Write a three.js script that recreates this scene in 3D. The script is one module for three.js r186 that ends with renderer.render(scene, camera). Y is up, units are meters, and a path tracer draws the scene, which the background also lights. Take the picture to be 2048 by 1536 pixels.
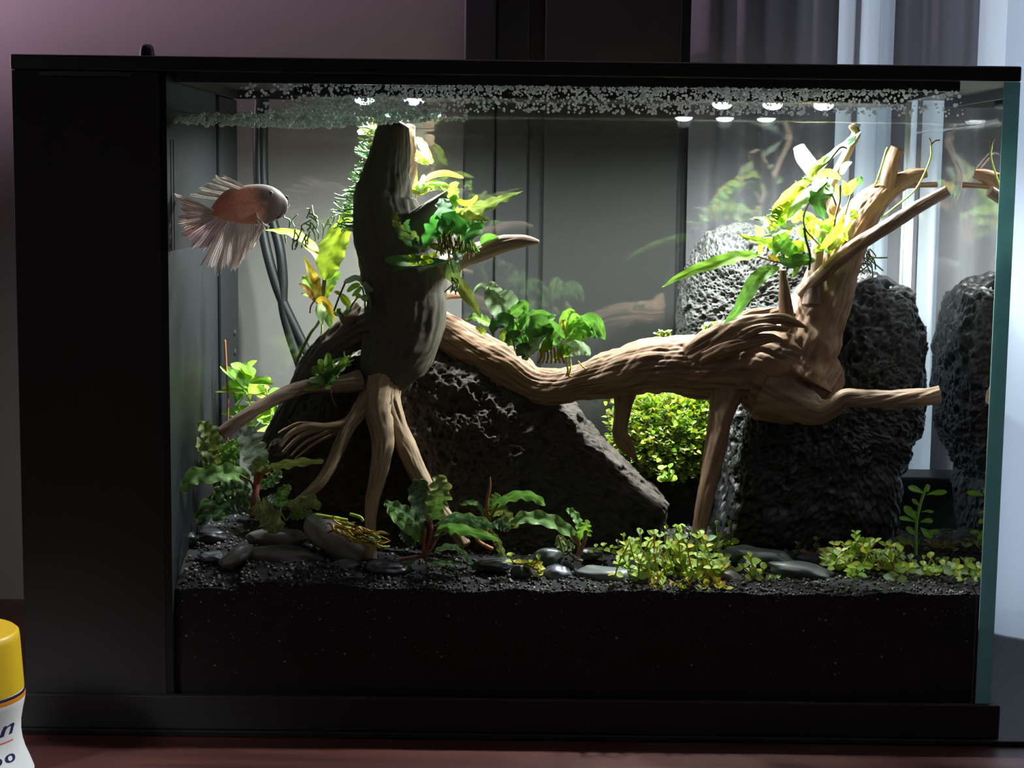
import * as THREE from 'three';
import { RoundedBoxGeometry } from 'three/addons/geometries/RoundedBoxGeometry.js';
import { mergeGeometries } from 'three/addons/utils/BufferGeometryUtils.js';
import { createNoise3D } from 'simplex-noise';

// ---------------------------------------------------------------- camera, sky, exposure
const scene = new THREE.Scene();
const FPX = 3393, PITCH = THREE.MathUtils.degToRad(7), ROLL = THREE.MathUtils.degToRad(0.7);
const camera = new THREE.PerspectiveCamera(2 * THREE.MathUtils.radToDeg(Math.atan(768 / FPX)), 2048 / 1536, 0.02, 30);
camera.position.set(0, 0.286, 0.8516);
const camF = new THREE.Vector3(0, -Math.sin(PITCH), -Math.cos(PITCH)), camU0 = new THREE.Vector3(0, Math.cos(PITCH), -Math.sin(PITCH));
const camR = new THREE.Vector3(Math.cos(ROLL), 0, 0).addScaledVector(camU0, Math.sin(ROLL));
const camU = new THREE.Vector3(-Math.sin(ROLL), 0, 0).addScaledVector(camU0, Math.cos(ROLL));
camera.up.copy(camU);
camera.lookAt(camera.position.clone().add(camF));
scene.add(camera);
scene.background = new THREE.Color(0.72, 0.82, 1.0);          // overcast daylight outside the window
scene.backgroundIntensity = 2.3;
const renderer = new THREE.WebGLRenderer({ antialias: true });
renderer.toneMapping = THREE.LinearToneMapping;
renderer.toneMappingExposure = 1.0;
renderer.shadowMap.enabled = true;
const LED_POWER = 0.3, LAMP_POWER = 0.5, UPLIGHT_POWER = 26;

// ---------------------------------------------------------------- helpers
const V = (x, y, z) => new THREE.Vector3(x, y, z);
const lerp = THREE.MathUtils.lerp, clamp = THREE.MathUtils.clamp, smooth = THREE.MathUtils.smoothstep, PI = Math.PI;
function mulberry(a) { return () => { a |= 0; a = (a + 0x6d2b79f5) | 0; let t = Math.imul(a ^ (a >>> 15), 1 | a); t = (t + Math.imul(t ^ (t >>> 7), 61 | t)) ^ t; return ((t ^ (t >>> 14)) >>> 0) / 4294967296; }; }
let rnd = mulberry(7);
const R = (a, b) => a + (b - a) * rnd();
const noise3 = createNoise3D(mulberry(99));
function fbm(x, y, z, o = 4) { let s = 0, a = 0.5; for (let i = 0; i < o; i++) { s += a * noise3(x, y, z); x *= 2.03; y *= 2.03; z *= 2.03; a *= 0.5; } return s; }
const hash = (i, j, k, s) => { let h = (Math.imul(i, 374761393) + Math.imul(j, 668265263) + Math.imul(k, 2147483647 ^ 1013904223) + Math.imul(s, 974711)) | 0; h = Math.imul(h ^ (h >>> 13), 1274126177); return ((h ^ (h >>> 16)) >>> 0) / 4294967296; };
function worley(x, y, z) {                                     // distance to the nearest feature point, in cells
  const ix = Math.floor(x), iy = Math.floor(y), iz = Math.floor(z); let m = 9;
  for (let a = -1; a < 2; a++) for (let b = -1; b < 2; b++) for (let c = -1; c < 2; c++) {
    const X = ix + a, Y = iy + b, Z = iz + c, dx = X + hash(X, Y, Z, 1) - x, dy = Y + hash(X, Y, Z, 2) - y, dz = Z + hash(X, Y, Z, 3) - z, d = dx * dx + dy * dy + dz * dz;
    if (d < m) m = d;
  }
  return Math.sqrt(m);
}
// the world point that lies at depth z behind a spot of the photograph, and the metres that one pixel spans there
function at(px, py, z) {
  const d = camF.clone().addScaledVector(camR, (px - 1024) / FPX).addScaledVector(camU, -(py - 768) / FPX);
  return camera.position.clone().addScaledVector(d, (z - camera.position.z) / d.z);
}
const mpp = (z) => (camera.position.z - z) / FPX * 1.0;
const toEye = (p) => camera.position.clone().sub(p).normalize();

const used = new Map();
function numbered(name) { const n = used.get(name) ?? 0; used.set(name, n + 1); return n ? `${name}_${String(n).padStart(3, '0')}` : name; }
function tag(o, label, category, group, kind) {
  if (label) o.userData.label = label;
  if (category) o.userData.category = category;
  if (group) o.userData.group = group;
  if (kind) o.userData.kind = kind;
  return o;
}
function thing(name, label, category, pos = V(0, 0, 0), group, kind) {
  const o = new THREE.Group(); o.name = numbered(name); o.position.copy(pos); scene.add(o);
  return tag(o, label, category, group, kind);
}
// a mesh in world coordinates, put under a parent whose own place is taken off
function put(name, geo, mat, parent) {
  const m = new THREE.Mesh(geo, mat); m.castShadow = m.receiveShadow = true;
  if (parent) { m.name = name; parent.add(m); let q = parent, off = V(0, 0, 0); while (q && q !== scene) { off.add(q.position); q = q.parent; } m.position.copy(off).negate(); } else { m.name = numbered(name); scene.add(m); }
  return m;
}
function box(x0, x1, y0, y1, z0, z1, r = 0) {
  const g = r ? new RoundedBoxGeometry(x1 - x0, y1 - y0, z1 - z0, 3, r) : new THREE.BoxGeometry(x1 - x0, y1 - y0, z1 - z0);
  return g.translate((x0 + x1) / 2, (y0 + y1) / 2, (z0 + z1) / 2);
}
const join = (list) => mergeGeometries(list.map((g) => { const h = g.index ? g.toNonIndexed() : g; for (const k of Object.keys(h.attributes)) if (!['position', 'normal', 'color'].includes(k)) h.deleteAttribute(k); return h; }));
const col = (c) => (Array.isArray(c) ? new THREE.Color().setRGB(...c) : new THREE.Color(c));
const std = (c, roughness = 0.7, o = {}) => new THREE.MeshStandardMaterial({ color: col(c), roughness, ...o });
const phys = (c, roughness, o = {}) => new THREE.MeshPhysicalMaterial({ color: col(c), roughness, ...o });
const vcol = (roughness, o = {}) => new THREE.MeshPhysicalMaterial({ vertexColors: true, roughness, ...o });
function dataTexture(w, h, f, srgb) {
  const d = new Uint8Array(w * h * 4);
  for (let y = 0; y < h; y++) for (let x = 0; x < w; x++) { const c = f(x / w, y / h), o = (y * w + x) * 4; d[o] = c[0]; d[o + 1] = c[1]; d[o + 2] = c[2]; d[o + 3] = 255; }
  const t = new THREE.DataTexture(d, w, h); t.wrapS = t.wrapT = THREE.RepeatWrapping; t.magFilter = THREE.LinearFilter; if (srgb) t.colorSpace = THREE.SRGBColorSpace; t.needsUpdate = true;
  return t;
}
function gridGeometry(nu, nv, f, wrapU = false) {               // f(u, v, point, colour) fills a point of a nu x nv grid
  const cu = wrapU ? nu : nu + 1, pos = new Float32Array(cu * (nv + 1) * 3), c = new Float32Array(cu * (nv + 1) * 3), p = V(0, 0, 0), k = new THREE.Color(1, 1, 1), idx = [];
  for (let j = 0; j <= nv; j++) for (let i = 0; i < cu; i++) { f(i / nu, j / nv, p, k); const o = (j * cu + i) * 3; p.toArray(pos, o); k.toArray(c, o); }
  for (let j = 0; j < nv; j++) for (let i = 0; i < nu; i++) { const a = j * cu + i, b = j * cu + ((i + 1) % cu), d = a + cu, e = b + cu; idx.push(a, b, e, a, e, d); }
  const g = new THREE.BufferGeometry();
  g.setAttribute('position', new THREE.BufferAttribute(pos, 3)); g.setAttribute('color', new THREE.BufferAttribute(c, 3)); g.setIndex(idx); g.computeVertexNormals();
  return g;
}
function spline(rows, t) {                                      // Catmull-Rom through rows of numbers
  const n = rows.length - 1, x = clamp(t, 0, 1) * n, i = Math.min(Math.floor(x), n - 1), f = x - i, a = rows[Math.max(i - 1, 0)], b = rows[i], c = rows[i + 1], d = rows[Math.min(i + 2, n)];
  return b.map((_, k) => 0.5 * (2 * b[k] + (c[k] - a[k]) * f + (2 * a[k] - 5 * b[k] + 4 * c[k] - d[k]) * f * f + (3 * b[k] - a[k] - 3 * c[k] + d[k]) * f * f * f));
}

// ---------------------------------------------------------------- materials
const M = {
  wall: std([0.24, 0.22, 0.21], 0.95), ceiling: std([0.3, 0.29, 0.28], 0.95), darkWood: std([0.014, 0.013, 0.014], 0.6), darkDoor: std([0.015, 0.0135, 0.013], 0.7),
  overflow: phys([0.01, 0.011, 0.012], 0.85, { specularIntensity: 0.25 }), black: phys([0.03, 0.03, 0.032], 0.6, { specularIntensity: 0.4 }), lid: std([0.006, 0.006, 0.007], 0.35), mat: std([0.014, 0.014, 0.018], 0.62), divider: phys([0.012, 0.014, 0.017], 0.5, { specularIntensity: 0.5 }),
  pane: phys([0.97, 0.99, 0.98], 0, { transmission: 1, thickness: 0, ior: 1.5 }), frontPane: phys([0.97, 0.99, 0.98], 0, { transmission: 1, thickness: 0, ior: 1.5, specularIntensity: 0.12 }), sidePane: phys([0.93, 0.97, 0.96], 0, { transmission: 1, thickness: 0, ior: 1.5 }), wetPane: phys([0.93, 0.97, 0.96], 0, { transmission: 1, thickness: 0, ior: 1 / 1.33 }),
  edge: phys([0.3, 0.5, 0.49], 0.95, { transmission: 0.6, thickness: 0, clearcoat: 0.4 }), water: phys([0.99, 1, 0.99], 0, { transmission: 1, thickness: 0, ior: 1.15 }),
  cable: std([0.008, 0.009, 0.01], 0.5),
};

// ---------------------------------------------------------------- the room
const TABLE = -0.003;                                            // the table top; the black mat on it ends at y = 0
{
  const st = (name, geo, mat) => tag(put(name, geo, mat), null, null, null, 'structure');
  const X0 = -1.7, X1 = 1.7, Y0 = -0.745, Y1 = 1.75, ZB = -0.29, ZF = 2.4, W = 0.1;
  const floorTex = dataTexture(256, 256, (u, v) => { const b = Math.floor(v * 4), n = fbm(u * 3 + b * 7, v * 40, b, 4); const k = 92 + 40 * n + 10 * ((b * 37) % 3); return [k, k * 0.78, k * 0.6]; }, true);
  st('floor', box(X0 - W, X1 + W, Y0 - W, Y0, ZB - W, ZF + W), std([1, 1, 1], 0.6, { map: floorTex }));
  st('ceiling', box(X0 - W, X1 + W, Y1, Y1 + W, ZB - W, ZF + W), M.ceiling);
  st('wall_left', box(X0 - W, X0, Y0, Y1, ZB - W, ZF + W), M.wall);
  st('wall_right', box(X1, X1 + W, Y0, Y1, ZB - W, ZF + W), M.wall);
  st('wall_front', box(X0, X1, Y0, Y1, ZF, ZF + W), M.wall);
  // the back wall leaves an opening for the window on the right and the dark door in the middle
  const wx0 = 0.15, wx1 = 1.35, wy0 = -0.1, wy1 = 1.55;
  st('wall_back', join([box(X0, wx0, Y0, Y1, ZB - W, ZB), box(wx1, X1, Y0, Y1, ZB - W, ZB), box(wx0, wx1, Y0, wy0, ZB - W, ZB), box(wx0, wx1, wy1, Y1, ZB - W, ZB)]), M.wall);
  const win = st('window_1', box(wx0, wx1, wy0, wy1, ZB - 0.07, ZB - 0.064), M.pane);
  const wf = std([0.7, 0.7, 0.7], 0.5);
  put('window_frame', join([box(wx0, wx0 + 0.04, wy0, wy1, ZB - 0.09, ZB - 0.03), box(wx1 - 0.04, wx1, wy0, wy1, ZB - 0.09, ZB - 0.03), box(wx0 + 0.04, wx1 - 0.04, wy0, wy0 + 0.04, ZB - 0.09, ZB - 0.03), box(wx0 + 0.04, wx1 - 0.04, wy1 - 0.04, wy1, ZB - 0.09, ZB - 0.03), box(0.73, 0.77, wy0 + 0.04, wy1 - 0.04, ZB - 0.09, ZB - 0.03)]), wf, win);
  // dark wooden post and dark panelled door beside it
  const px = (x, z = ZB + 0.02) => at(x, 60, z).x;
  st('trim_1', join([box(px(928), px(992), Y0, Y1, ZB, ZB + 0.02, 0.002), box(px(992), px(1060), Y0, Y1, ZB, ZB + 0.016, 0.002)]), M.darkWood);
  const door = st('door_1', box(px(1060), px(1395), Y0, 1.4, ZB, ZB + 0.012), M.darkDoor);
  put('door_panel', box(px(1090), px(1365), 0.02, 0.62, ZB + 0.012, ZB + 0.016, 0.0015), M.darkDoor, door);

  // curtains: pleated sheets hung in front of the window
  function pleats(pts, yb, yt) {                                 // pts: [photo x at the top edge, depth]
    const rows = pts.map(([x, z]) => { const p = at(x, 60, z); return [p.x, p.z]; });
    return gridGeometry((rows.length - 1) * 6, 30, (u, v, p) => { const q = spline(rows, u), w = 0.0012 * noise3(q[0] * 40, v * 3, q[1] * 40); p.set(q[0] + w, lerp(yb, yt, v), q[1] + w); });
  }
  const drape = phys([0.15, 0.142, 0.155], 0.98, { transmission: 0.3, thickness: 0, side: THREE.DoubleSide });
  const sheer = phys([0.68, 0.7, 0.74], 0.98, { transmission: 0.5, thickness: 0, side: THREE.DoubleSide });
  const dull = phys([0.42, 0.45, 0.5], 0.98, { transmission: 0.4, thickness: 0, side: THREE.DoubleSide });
  put('curtain', pleats([[1385, -0.262], [1420, -0.255], [1450, -0.262], [1490, -0.252], [1530, -0.262], [1560, -0.254], [1600, -0.262], [1640, -0.252], [1674, -0.258]], 0.002, 1.6), drape);
  tag(scene.children.at(-1), 'dark grey pleated curtain hanging behind the lava rocks', 'curtain');
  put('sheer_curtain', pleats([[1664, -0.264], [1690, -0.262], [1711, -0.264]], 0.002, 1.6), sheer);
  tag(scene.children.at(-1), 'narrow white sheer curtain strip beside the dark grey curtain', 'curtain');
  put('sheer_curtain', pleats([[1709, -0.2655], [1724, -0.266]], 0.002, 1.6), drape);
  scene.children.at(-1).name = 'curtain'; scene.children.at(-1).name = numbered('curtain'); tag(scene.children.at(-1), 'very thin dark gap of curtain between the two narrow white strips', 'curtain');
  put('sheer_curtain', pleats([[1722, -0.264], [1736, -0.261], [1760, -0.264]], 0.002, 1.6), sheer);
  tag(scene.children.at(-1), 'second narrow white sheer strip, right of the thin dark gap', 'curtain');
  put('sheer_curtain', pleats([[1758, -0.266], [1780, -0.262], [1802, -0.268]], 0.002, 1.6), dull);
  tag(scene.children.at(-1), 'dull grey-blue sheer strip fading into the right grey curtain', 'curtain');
  put('curtain', pleats([[1792, -0.262], [1820, -0.256], [1850, -0.262], [1872, -0.254], [1890, -0.258], [1920, -0.262], [1950, -0.255], [1972, -0.26]], 0.002, 1.6), drape);
  tag(scene.children.at(-1), 'grey pleated curtain above the right end of the tank', 'curtain');
  const white = thing('white_curtain', 'white curtain beside the right glass edge, its hem on the black mat', 'curtain', V(0.3, 0, -0.21));
  const strip = (rows, mat) => put('curtain_fold', gridGeometry(12, 24, (u, v, p) => { const q = spline(rows, u); p.set(q[0], lerp(0.0005, 1.6, v), q[1]); }), mat, white);
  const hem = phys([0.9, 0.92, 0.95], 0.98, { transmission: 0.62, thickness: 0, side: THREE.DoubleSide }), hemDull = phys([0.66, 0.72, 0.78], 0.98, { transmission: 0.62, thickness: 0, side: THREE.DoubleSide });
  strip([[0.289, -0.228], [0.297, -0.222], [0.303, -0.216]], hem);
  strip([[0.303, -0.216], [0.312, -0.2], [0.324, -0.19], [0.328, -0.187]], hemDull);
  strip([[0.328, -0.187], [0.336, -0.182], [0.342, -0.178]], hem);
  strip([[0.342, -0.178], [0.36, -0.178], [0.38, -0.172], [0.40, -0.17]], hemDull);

  // table, black mat
  const woodTex = dataTexture(512, 256, (u, v) => { const n = fbm(u * 5, v * 60, 3, 4), m = fbm(u * 2, v * 9, 8, 3), k = clamp(0.5 + 0.5 * n + 0.35 * m, 0, 1); return [62 + 52 * k, 34 + 30 * k, 30 + 26 * k]; }, true);
  const wood = std([0.75, 0.75, 0.8], 0.45, { map: woodTex });
  const table = thing('table', 'dark reddish brown wooden table under the black mat', 'table', V(0, Y0, 0.1));
  const top = box(-0.8, 0.9, TABLE - 0.03, TABLE, -0.272, 0.5);
  put('table_top', top, wood, table);
  for (const [x, z] of [[-0.75, -0.23], [0.85, -0.23], [-0.75, 0.45], [0.85, 0.45]]) put('leg', box(x - 0.025, x + 0.025, Y0, TABLE - 0.03, z - 0.025, z + 0.025, 0.004), wood, table);
  const bump = dataTexture(256, 256, () => { const k = 255 * rnd(); return [k, k, k]; });
  bump.repeat.set(6, 6);
  M.mat.bumpMap = bump; M.mat.bumpScale = 0.0004;
  tag(put('mat', box(-0.27, 0.55, TABLE, 0, -0.266, 0.0065, 0.001), M.mat), 'flat black mat under the aquarium, its right side bare', 'mat');
}

// ---------------------------------------------------------------- lamps of the room (left of the picture)
{
  const lamp = thing('desk_lamp', 'black desk lamp standing left of the bottle, shade turned down', 'lamp', V(-0.56, TABLE, 0.42));
  const o = lamp.position, metal = std([0.02, 0.02, 0.02], 0.4);
  put('base', new THREE.CylinderGeometry(0.07, 0.075, 0.015, 40).translate(o.x, o.y + 0.0075, o.z), metal, lamp);
  put('pole', new THREE.TubeGeometry(new THREE.CatmullRomCurve3([V(o.x, o.y + 0.01, o.z), V(o.x, o.y + 0.2, o.z), V(o.x + 0.04, o.y + 0.3, o.z), V(o.x + 0.15, o.y + 0.33, o.z)]), 30, 0.006, 10), metal, lamp);
  const aim = V(-0.29, 0.01, 0.13), head = V(o.x + 0.17, o.y + 0.32, o.z), dir = aim.clone().sub(head).normalize(), q = new THREE.Quaternion().setFromUnitVectors(V(0, -1, 0), dir);
  const shade = new THREE.LatheGeometry([[0.012, 0.03], [0.03, 0.026], [0.05, -0.02], [0.06, -0.06], [0.057, -0.06], [0.047, -0.02], [0.028, 0.022], [0.01, 0.025]].map((p) => new THREE.Vector2(...p)), 40).applyQuaternion(q).translate(head.x, head.y, head.z);
  put('shade', shade, metal, lamp);
  const bc = head.clone().addScaledVector(dir, 0.012);
  put('bulb', new THREE.SphereGeometry(0.02, 20, 14).translate(bc.x, bc.y, bc.z), std([0.9, 0.9, 0.9], 0.5, { emissive: new THREE.Color(1, 0.96, 0.9), emissiveIntensity: 3 }), lamp);
  const s = new THREE.SpotLight(new THREE.Color(1, 0.97, 0.93), LAMP_POWER, 0, 0.33, 0.8, 2); s.name = 'desk_lamp_light';
  s.position.copy(head).addScaledVector(dir, 0.036); s.target.position.copy(aim); s.castShadow = true; s.shadow.radius = 2.6; scene.add(s, s.target);

  const up = thing('uplighter', 'slim black uplighter standing on the floor left of the table', 'lamp', V(-0.92, -0.745, -0.16)), u = up.position;
  put('base', new THREE.CylinderGeometry(0.1, 0.11, 0.02, 40).translate(u.x, u.y + 0.01, u.z), metal, up);
  put('pole', new THREE.CylinderGeometry(0.01, 0.01, 0.9, 16).translate(u.x, u.y + 0.46, u.z), metal, up);
  put('bowl', new THREE.LatheGeometry([[0.0, 0.86], [0.03, 0.87], [0.07, 0.93], [0.085, 1.0], [0.08, 1.0], [0.065, 0.935], [0.028, 0.88], [0.0, 0.875]].map((p) => new THREE.Vector2(...p)), 40).translate(u.x, u.y, u.z), metal, up);
  put('bulb', new THREE.SphereGeometry(0.022, 20, 14).translate(u.x, u.y + 0.92, u.z), std([0.9, 0.7, 0.7], 0.5, { emissive: new THREE.Color(1, 0.6, 0.66), emissiveIntensity: 3 }), up);
  const l = new THREE.SpotLight(new THREE.Color(1, 0.68, 0.95), UPLIGHT_POWER, 0, 0.85, 0.6, 2); l.name = 'uplighter_light';
  l.position.set(u.x, u.y + 0.96, u.z); l.target.position.set(-0.3, 0.72, -0.29); l.castShadow = true; l.shadow.radius = 2; scene.add(l, l.target);
}

// ---------------------------------------------------------------- aquarium: glass, filter compartment, base
const TX = 0.2497, IX = 0.2417, DX = -0.1732, ZBK = -0.205, GT = 0.335, WL = 0.3143, BASE = 0.018;
{
  const a = thing('aquarium', 'glass aquarium with black filter compartment and black base', 'aquarium', V(0, 0, -0.1));
  put('base', join([box(-0.2537, 0.2537, 0, 0.010, -0.215, 0.004, 0.001), box(-0.2537, 0.2537, 0.008, BASE, 0, 0.004, 0.0008), box(-0.2537, -0.25, 0.008, BASE, -0.215, 0.002, 0.0008), box(0.25, 0.2537, 0.008, BASE, -0.215, 0.002, 0.0008), box(-0.2537, 0.2537, 0.008, BASE, -0.215, -0.2115, 0.0008)]), M.black, a);
  put('filter_compartment', join([box(-TX, DX - 0.0035, 0.011, GT, -0.0045, 0, 0.0006), box(-TX, -TX + 0.004, 0.011, GT, -0.21, -0.0045), box(-TX, DX - 0.0035, 0.011, GT, -0.21, -0.206), box(-TX + 0.004, DX - 0.0035, 0.011, 0.02, -0.206, -0.0045)]), M.black, a);
  // the divider with two narrow overflow slits near the front, and a darker intake panel with two screw heads at its back
  const D0 = DX - 0.0035, slit = [[-0.0085, -0.0105], [-0.0155, -0.0175]];
  const dv = put('divider', box(D0, DX, 0.011, 0.246, -0.204, -0.0005), M.divider, a);
  put('overflow_panel', join([box(D0, DX, 0.302, GT, -0.204, -0.0005), box(D0, DX, 0.246, 0.302, -0.204, slit[1][1]), box(D0, DX, 0.246, 0.302, slit[1][0], slit[0][1]), box(D0, DX, 0.246, 0.302, slit[0][0], -0.0005)]), M.overflow, dv);
  const ip = put('intake_panel', box(DX, DX + 0.002, 0.02, 0.33, -0.2042, -0.142, 0.0006), M.overflow, a);
  for (const y of [0.188, 0.176]) put('screw', new THREE.SphereGeometry(0.0022, 16, 10).scale(0.5, 1, 1).translate(DX + 0.0022, y, -0.188), M.divider, ip);
  // front, back and right panes; the cut edge of the right pane is green
  put('front_pane', box(DX - 0.003, IX - 0.0002, BASE - 0.004, GT, -0.0055, 0), M.frontPane, a);
  put('back_pane', box(DX, IX, BASE - 0.004, GT, -0.2105, ZBK), M.pane, a);
  const side = put('side_pane', box(IX, TX, BASE - 0.004, GT, -0.2105, -0.0004), [M.sidePane, M.wetPane, M.sidePane, M.sidePane, M.sidePane, M.sidePane], a);   // the inner face is glass against water
  put('glass_edge', box(IX, TX, BASE - 0.004, GT, -0.0004, 0.0002), M.edge, side);
  put('seam', join([box(IX - 0.0016, IX - 0.0001, BASE, GT - 0.001, ZBK + 0.0002, ZBK + 0.0016)]), std([0.25, 0.28, 0.27], 0.3), a);
  // lid: a thin plate, a lip round its underside and a lifting tab
  const l = thing('lid', 'thin black aquarium lid with a small lifting tab', 'lid', V(0, GT, -0.1));
  put('lid_plate', box(-0.2499, 0.2499, GT + 0.0002, GT + 0.0077, -0.21, 0.001, 0.001), M.lid, l);
  put('lip', join([box(-0.171, 0.222, 0.3303, GT + 0.001, -0.012, -0.0072, 0.0006), box(0.219, 0.222, 0.3303, GT + 0.001, -0.19, -0.011), box(-0.171, -0.168, 0.3303, GT + 0.001, -0.19, -0.011), box(-0.171, 0.222, 0.3303, GT + 0.001, -0.195, -0.19)]), M.lid, l);
  put('tab', new THREE.LatheGeometry([[0, 0.0062], [0.0018, 0.006], [0.0029, 0.0051], [0.0034, 0.0036], [0.0038, 0]].map((p) => new THREE.Vector2(...p)), 28).translate(-0.1833, GT + 0.0075, -0.0045), M.lid, l);
  put('silver_strip', box(-0.236, -0.19, GT - 0.0025, GT - 0.0004, 0.0002, 0.0006), std([0.03, 0.03, 0.03], 0.35), l);
  // the light: a bar under the lid with five lamps
  const t = thing('aquarium_light', 'black light bar with five white lamps under the lid', 'light', V(0, 0.328, -0.1));
  put('housing', box(-0.12, 0.212, 0.3268, 0.3348, -0.124, -0.076, 0.002), M.lid, t);
  const ledMat = std([1, 1, 1], 0.4, { emissive: new THREE.Color(0.86, 0.93, 1), emissiveIntensity: 42 });
  for (const [x, p] of [[-0.0835, 0.8], [-0.056, 1.25], [0.1146, 1.05], [0.1425, 1.05], [0.1706, 1.05]]) {
    put('lamp', new THREE.SphereGeometry(0.0055, 24, 12, 0, 2 * PI, PI / 2, PI / 2).scale(1, 0.5, 1).translate(x, 0.3267, -0.1), ledMat, t);
    const s = new THREE.SpotLight(new THREE.Color(0.97, 0.99, 1), LED_POWER * p, 0, 1.55, 0.4, 2); s.name = 'aquarium_lamp_light';
    s.position.set(x, 0.3236, -0.1); s.target.position.set(x, 0, -0.1); s.castShadow = true; s.shadow.radius = 0.22; scene.add(s, s.target);
  }
}

// ---------------------------------------------------------------- water surface, bubbles, droplets
{
  const x0 = DX + 0.0003, x1 = IX - 0.0003, z0 = ZBK + 0.0003, z1 = -0.0059, ex = (d) => 0.0028 * Math.exp(-Math.max(d, 0) / 0.0018);
  const warp = (u) => { const e = 0.06; return u < 0.5 ? (u < 0.25 ? u / 0.25 * e : e + (u - 0.25) / 0.25 * (0.5 - e)) : 1 - (1 - u < 0.25 ? (1 - u) / 0.25 * e : e + (0.75 - u) / 0.25 * (0.5 - e)); };
  const g = gridGeometry(160, 120, (u, v, p) => { const x = lerp(x0, x1, warp(u)), z = lerp(z1, z0, warp(v)); p.set(x, WL + ex(x - x0) + ex(x1 - x) + ex(z - z0) + ex(z1 - z) + 0.00012 * fbm(x * 25, z * 25, 1, 2), z); });
  g.deleteAttribute('color');
  tag(put('water', g, M.water), 'still clear water surface inside the aquarium', 'water', null, 'stuff');

  // bubble nest floating at the front glass
  rnd = mulberry(21);
  const bub = phys([0.8, 0.88, 0.84], 0.32, { transmission: 0.66, thickness: 0, ior: 1.8, clearcoat: 1, clearcoatRoughness: 0.1 }), m4 = new THREE.Matrix4(), list = [];
  for (let row = 0; row < 9; row++) for (let px = 352 + (row % 2) * 5; px < 938; px += 10.2) {
    const k = (px - 352) / 586, top = 232 - 38 * Math.exp(-(((px - 700) / 150) ** 2)) - 8 * Math.exp(-(((px - 830) / 60) ** 2)), bot = 240 + 14 * Math.exp(-(((px - 600) / 200) ** 2)) - 4 * k, py = bot - row * 7 + R(-2.5, 2.5);
    if (py < top || (k > 0.9 && rnd() < 0.5)) continue;
    const r = R(0.0010, 0.0016) * (k > 0.88 ? 0.7 : 1), p = at(px + R(-2.5, 2.5), py, -0.0058 - r - row * 0.0022 - R(0, 0.001));
    if (p.x - r < DX + 0.0005) continue;
    list.push(m4.clone().makeScale(r, r * 0.92, r).setPosition(p));
    if (row < 3) { const q = at(px + R(-4, 4), py - R(-3, 6), -0.012 - R(0, 0.012)); if (q.x - r > DX + 0.0005) list.push(m4.clone().makeScale(r, r, r).setPosition(q)); }
  }
  const nest = new THREE.InstancedMesh(new THREE.IcosahedronGeometry(1, 2), bub, list.length); list.forEach((m, i) => nest.setMatrixAt(i, m)); nest.name = 'bubble_nest'; scene.add(nest);
  tag(nest, 'raft of white foam bubbles floating against the front glass', 'bubbles', null, 'stuff');

  // condensation on the inside of the front glass above the water
  const drop = phys([0.97, 0.98, 1], 0.8, { transmission: 0.66, thickness: 0, ior: 1.7, clearcoat: 1, clearcoatRoughness: 0.15 }), dl = [];
  const density = (x) => 0.12 + 0.75 * Math.exp(-(((x - 1500) / 260) ** 2)) + 0.6 * Math.exp(-(((x - 850) / 200) ** 2)) + 0.3 * Math.exp(-(((x - 1150) / 150) ** 2));
  for (let i = 0; i < 4600; i++) {
    const px = R(480, 1930), d = density(px); if (rnd() > d) continue;
    const yy = 168 + (px - 480) * 0.0095, py = yy + 52 * Math.pow(rnd(), 1.7), r = R(0.0003, 0.00085) * (rnd() < 0.15 ? 1.3 : 1);
    const p = at(px, py, -0.0056); if (p.y > 0.3345) continue;
    dl.push(new THREE.Matrix4().makeScale(r * R(0.8, 1.2), r * R(0.8, 1.2), r * 0.55).setPosition(p.x, p.y, -0.0056 - r * 0.3));
  }
  const drops = new THREE.InstancedMesh(new THREE.IcosahedronGeometry(1, 2), drop, dl.length); dl.forEach((m, i) => drops.setMatrixAt(i, m)); drops.name = 'condensation'; scene.add(drops);
  tag(drops, 'condensation droplets on the front glass just under the lid', 'droplets', null, 'stuff');
}

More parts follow.
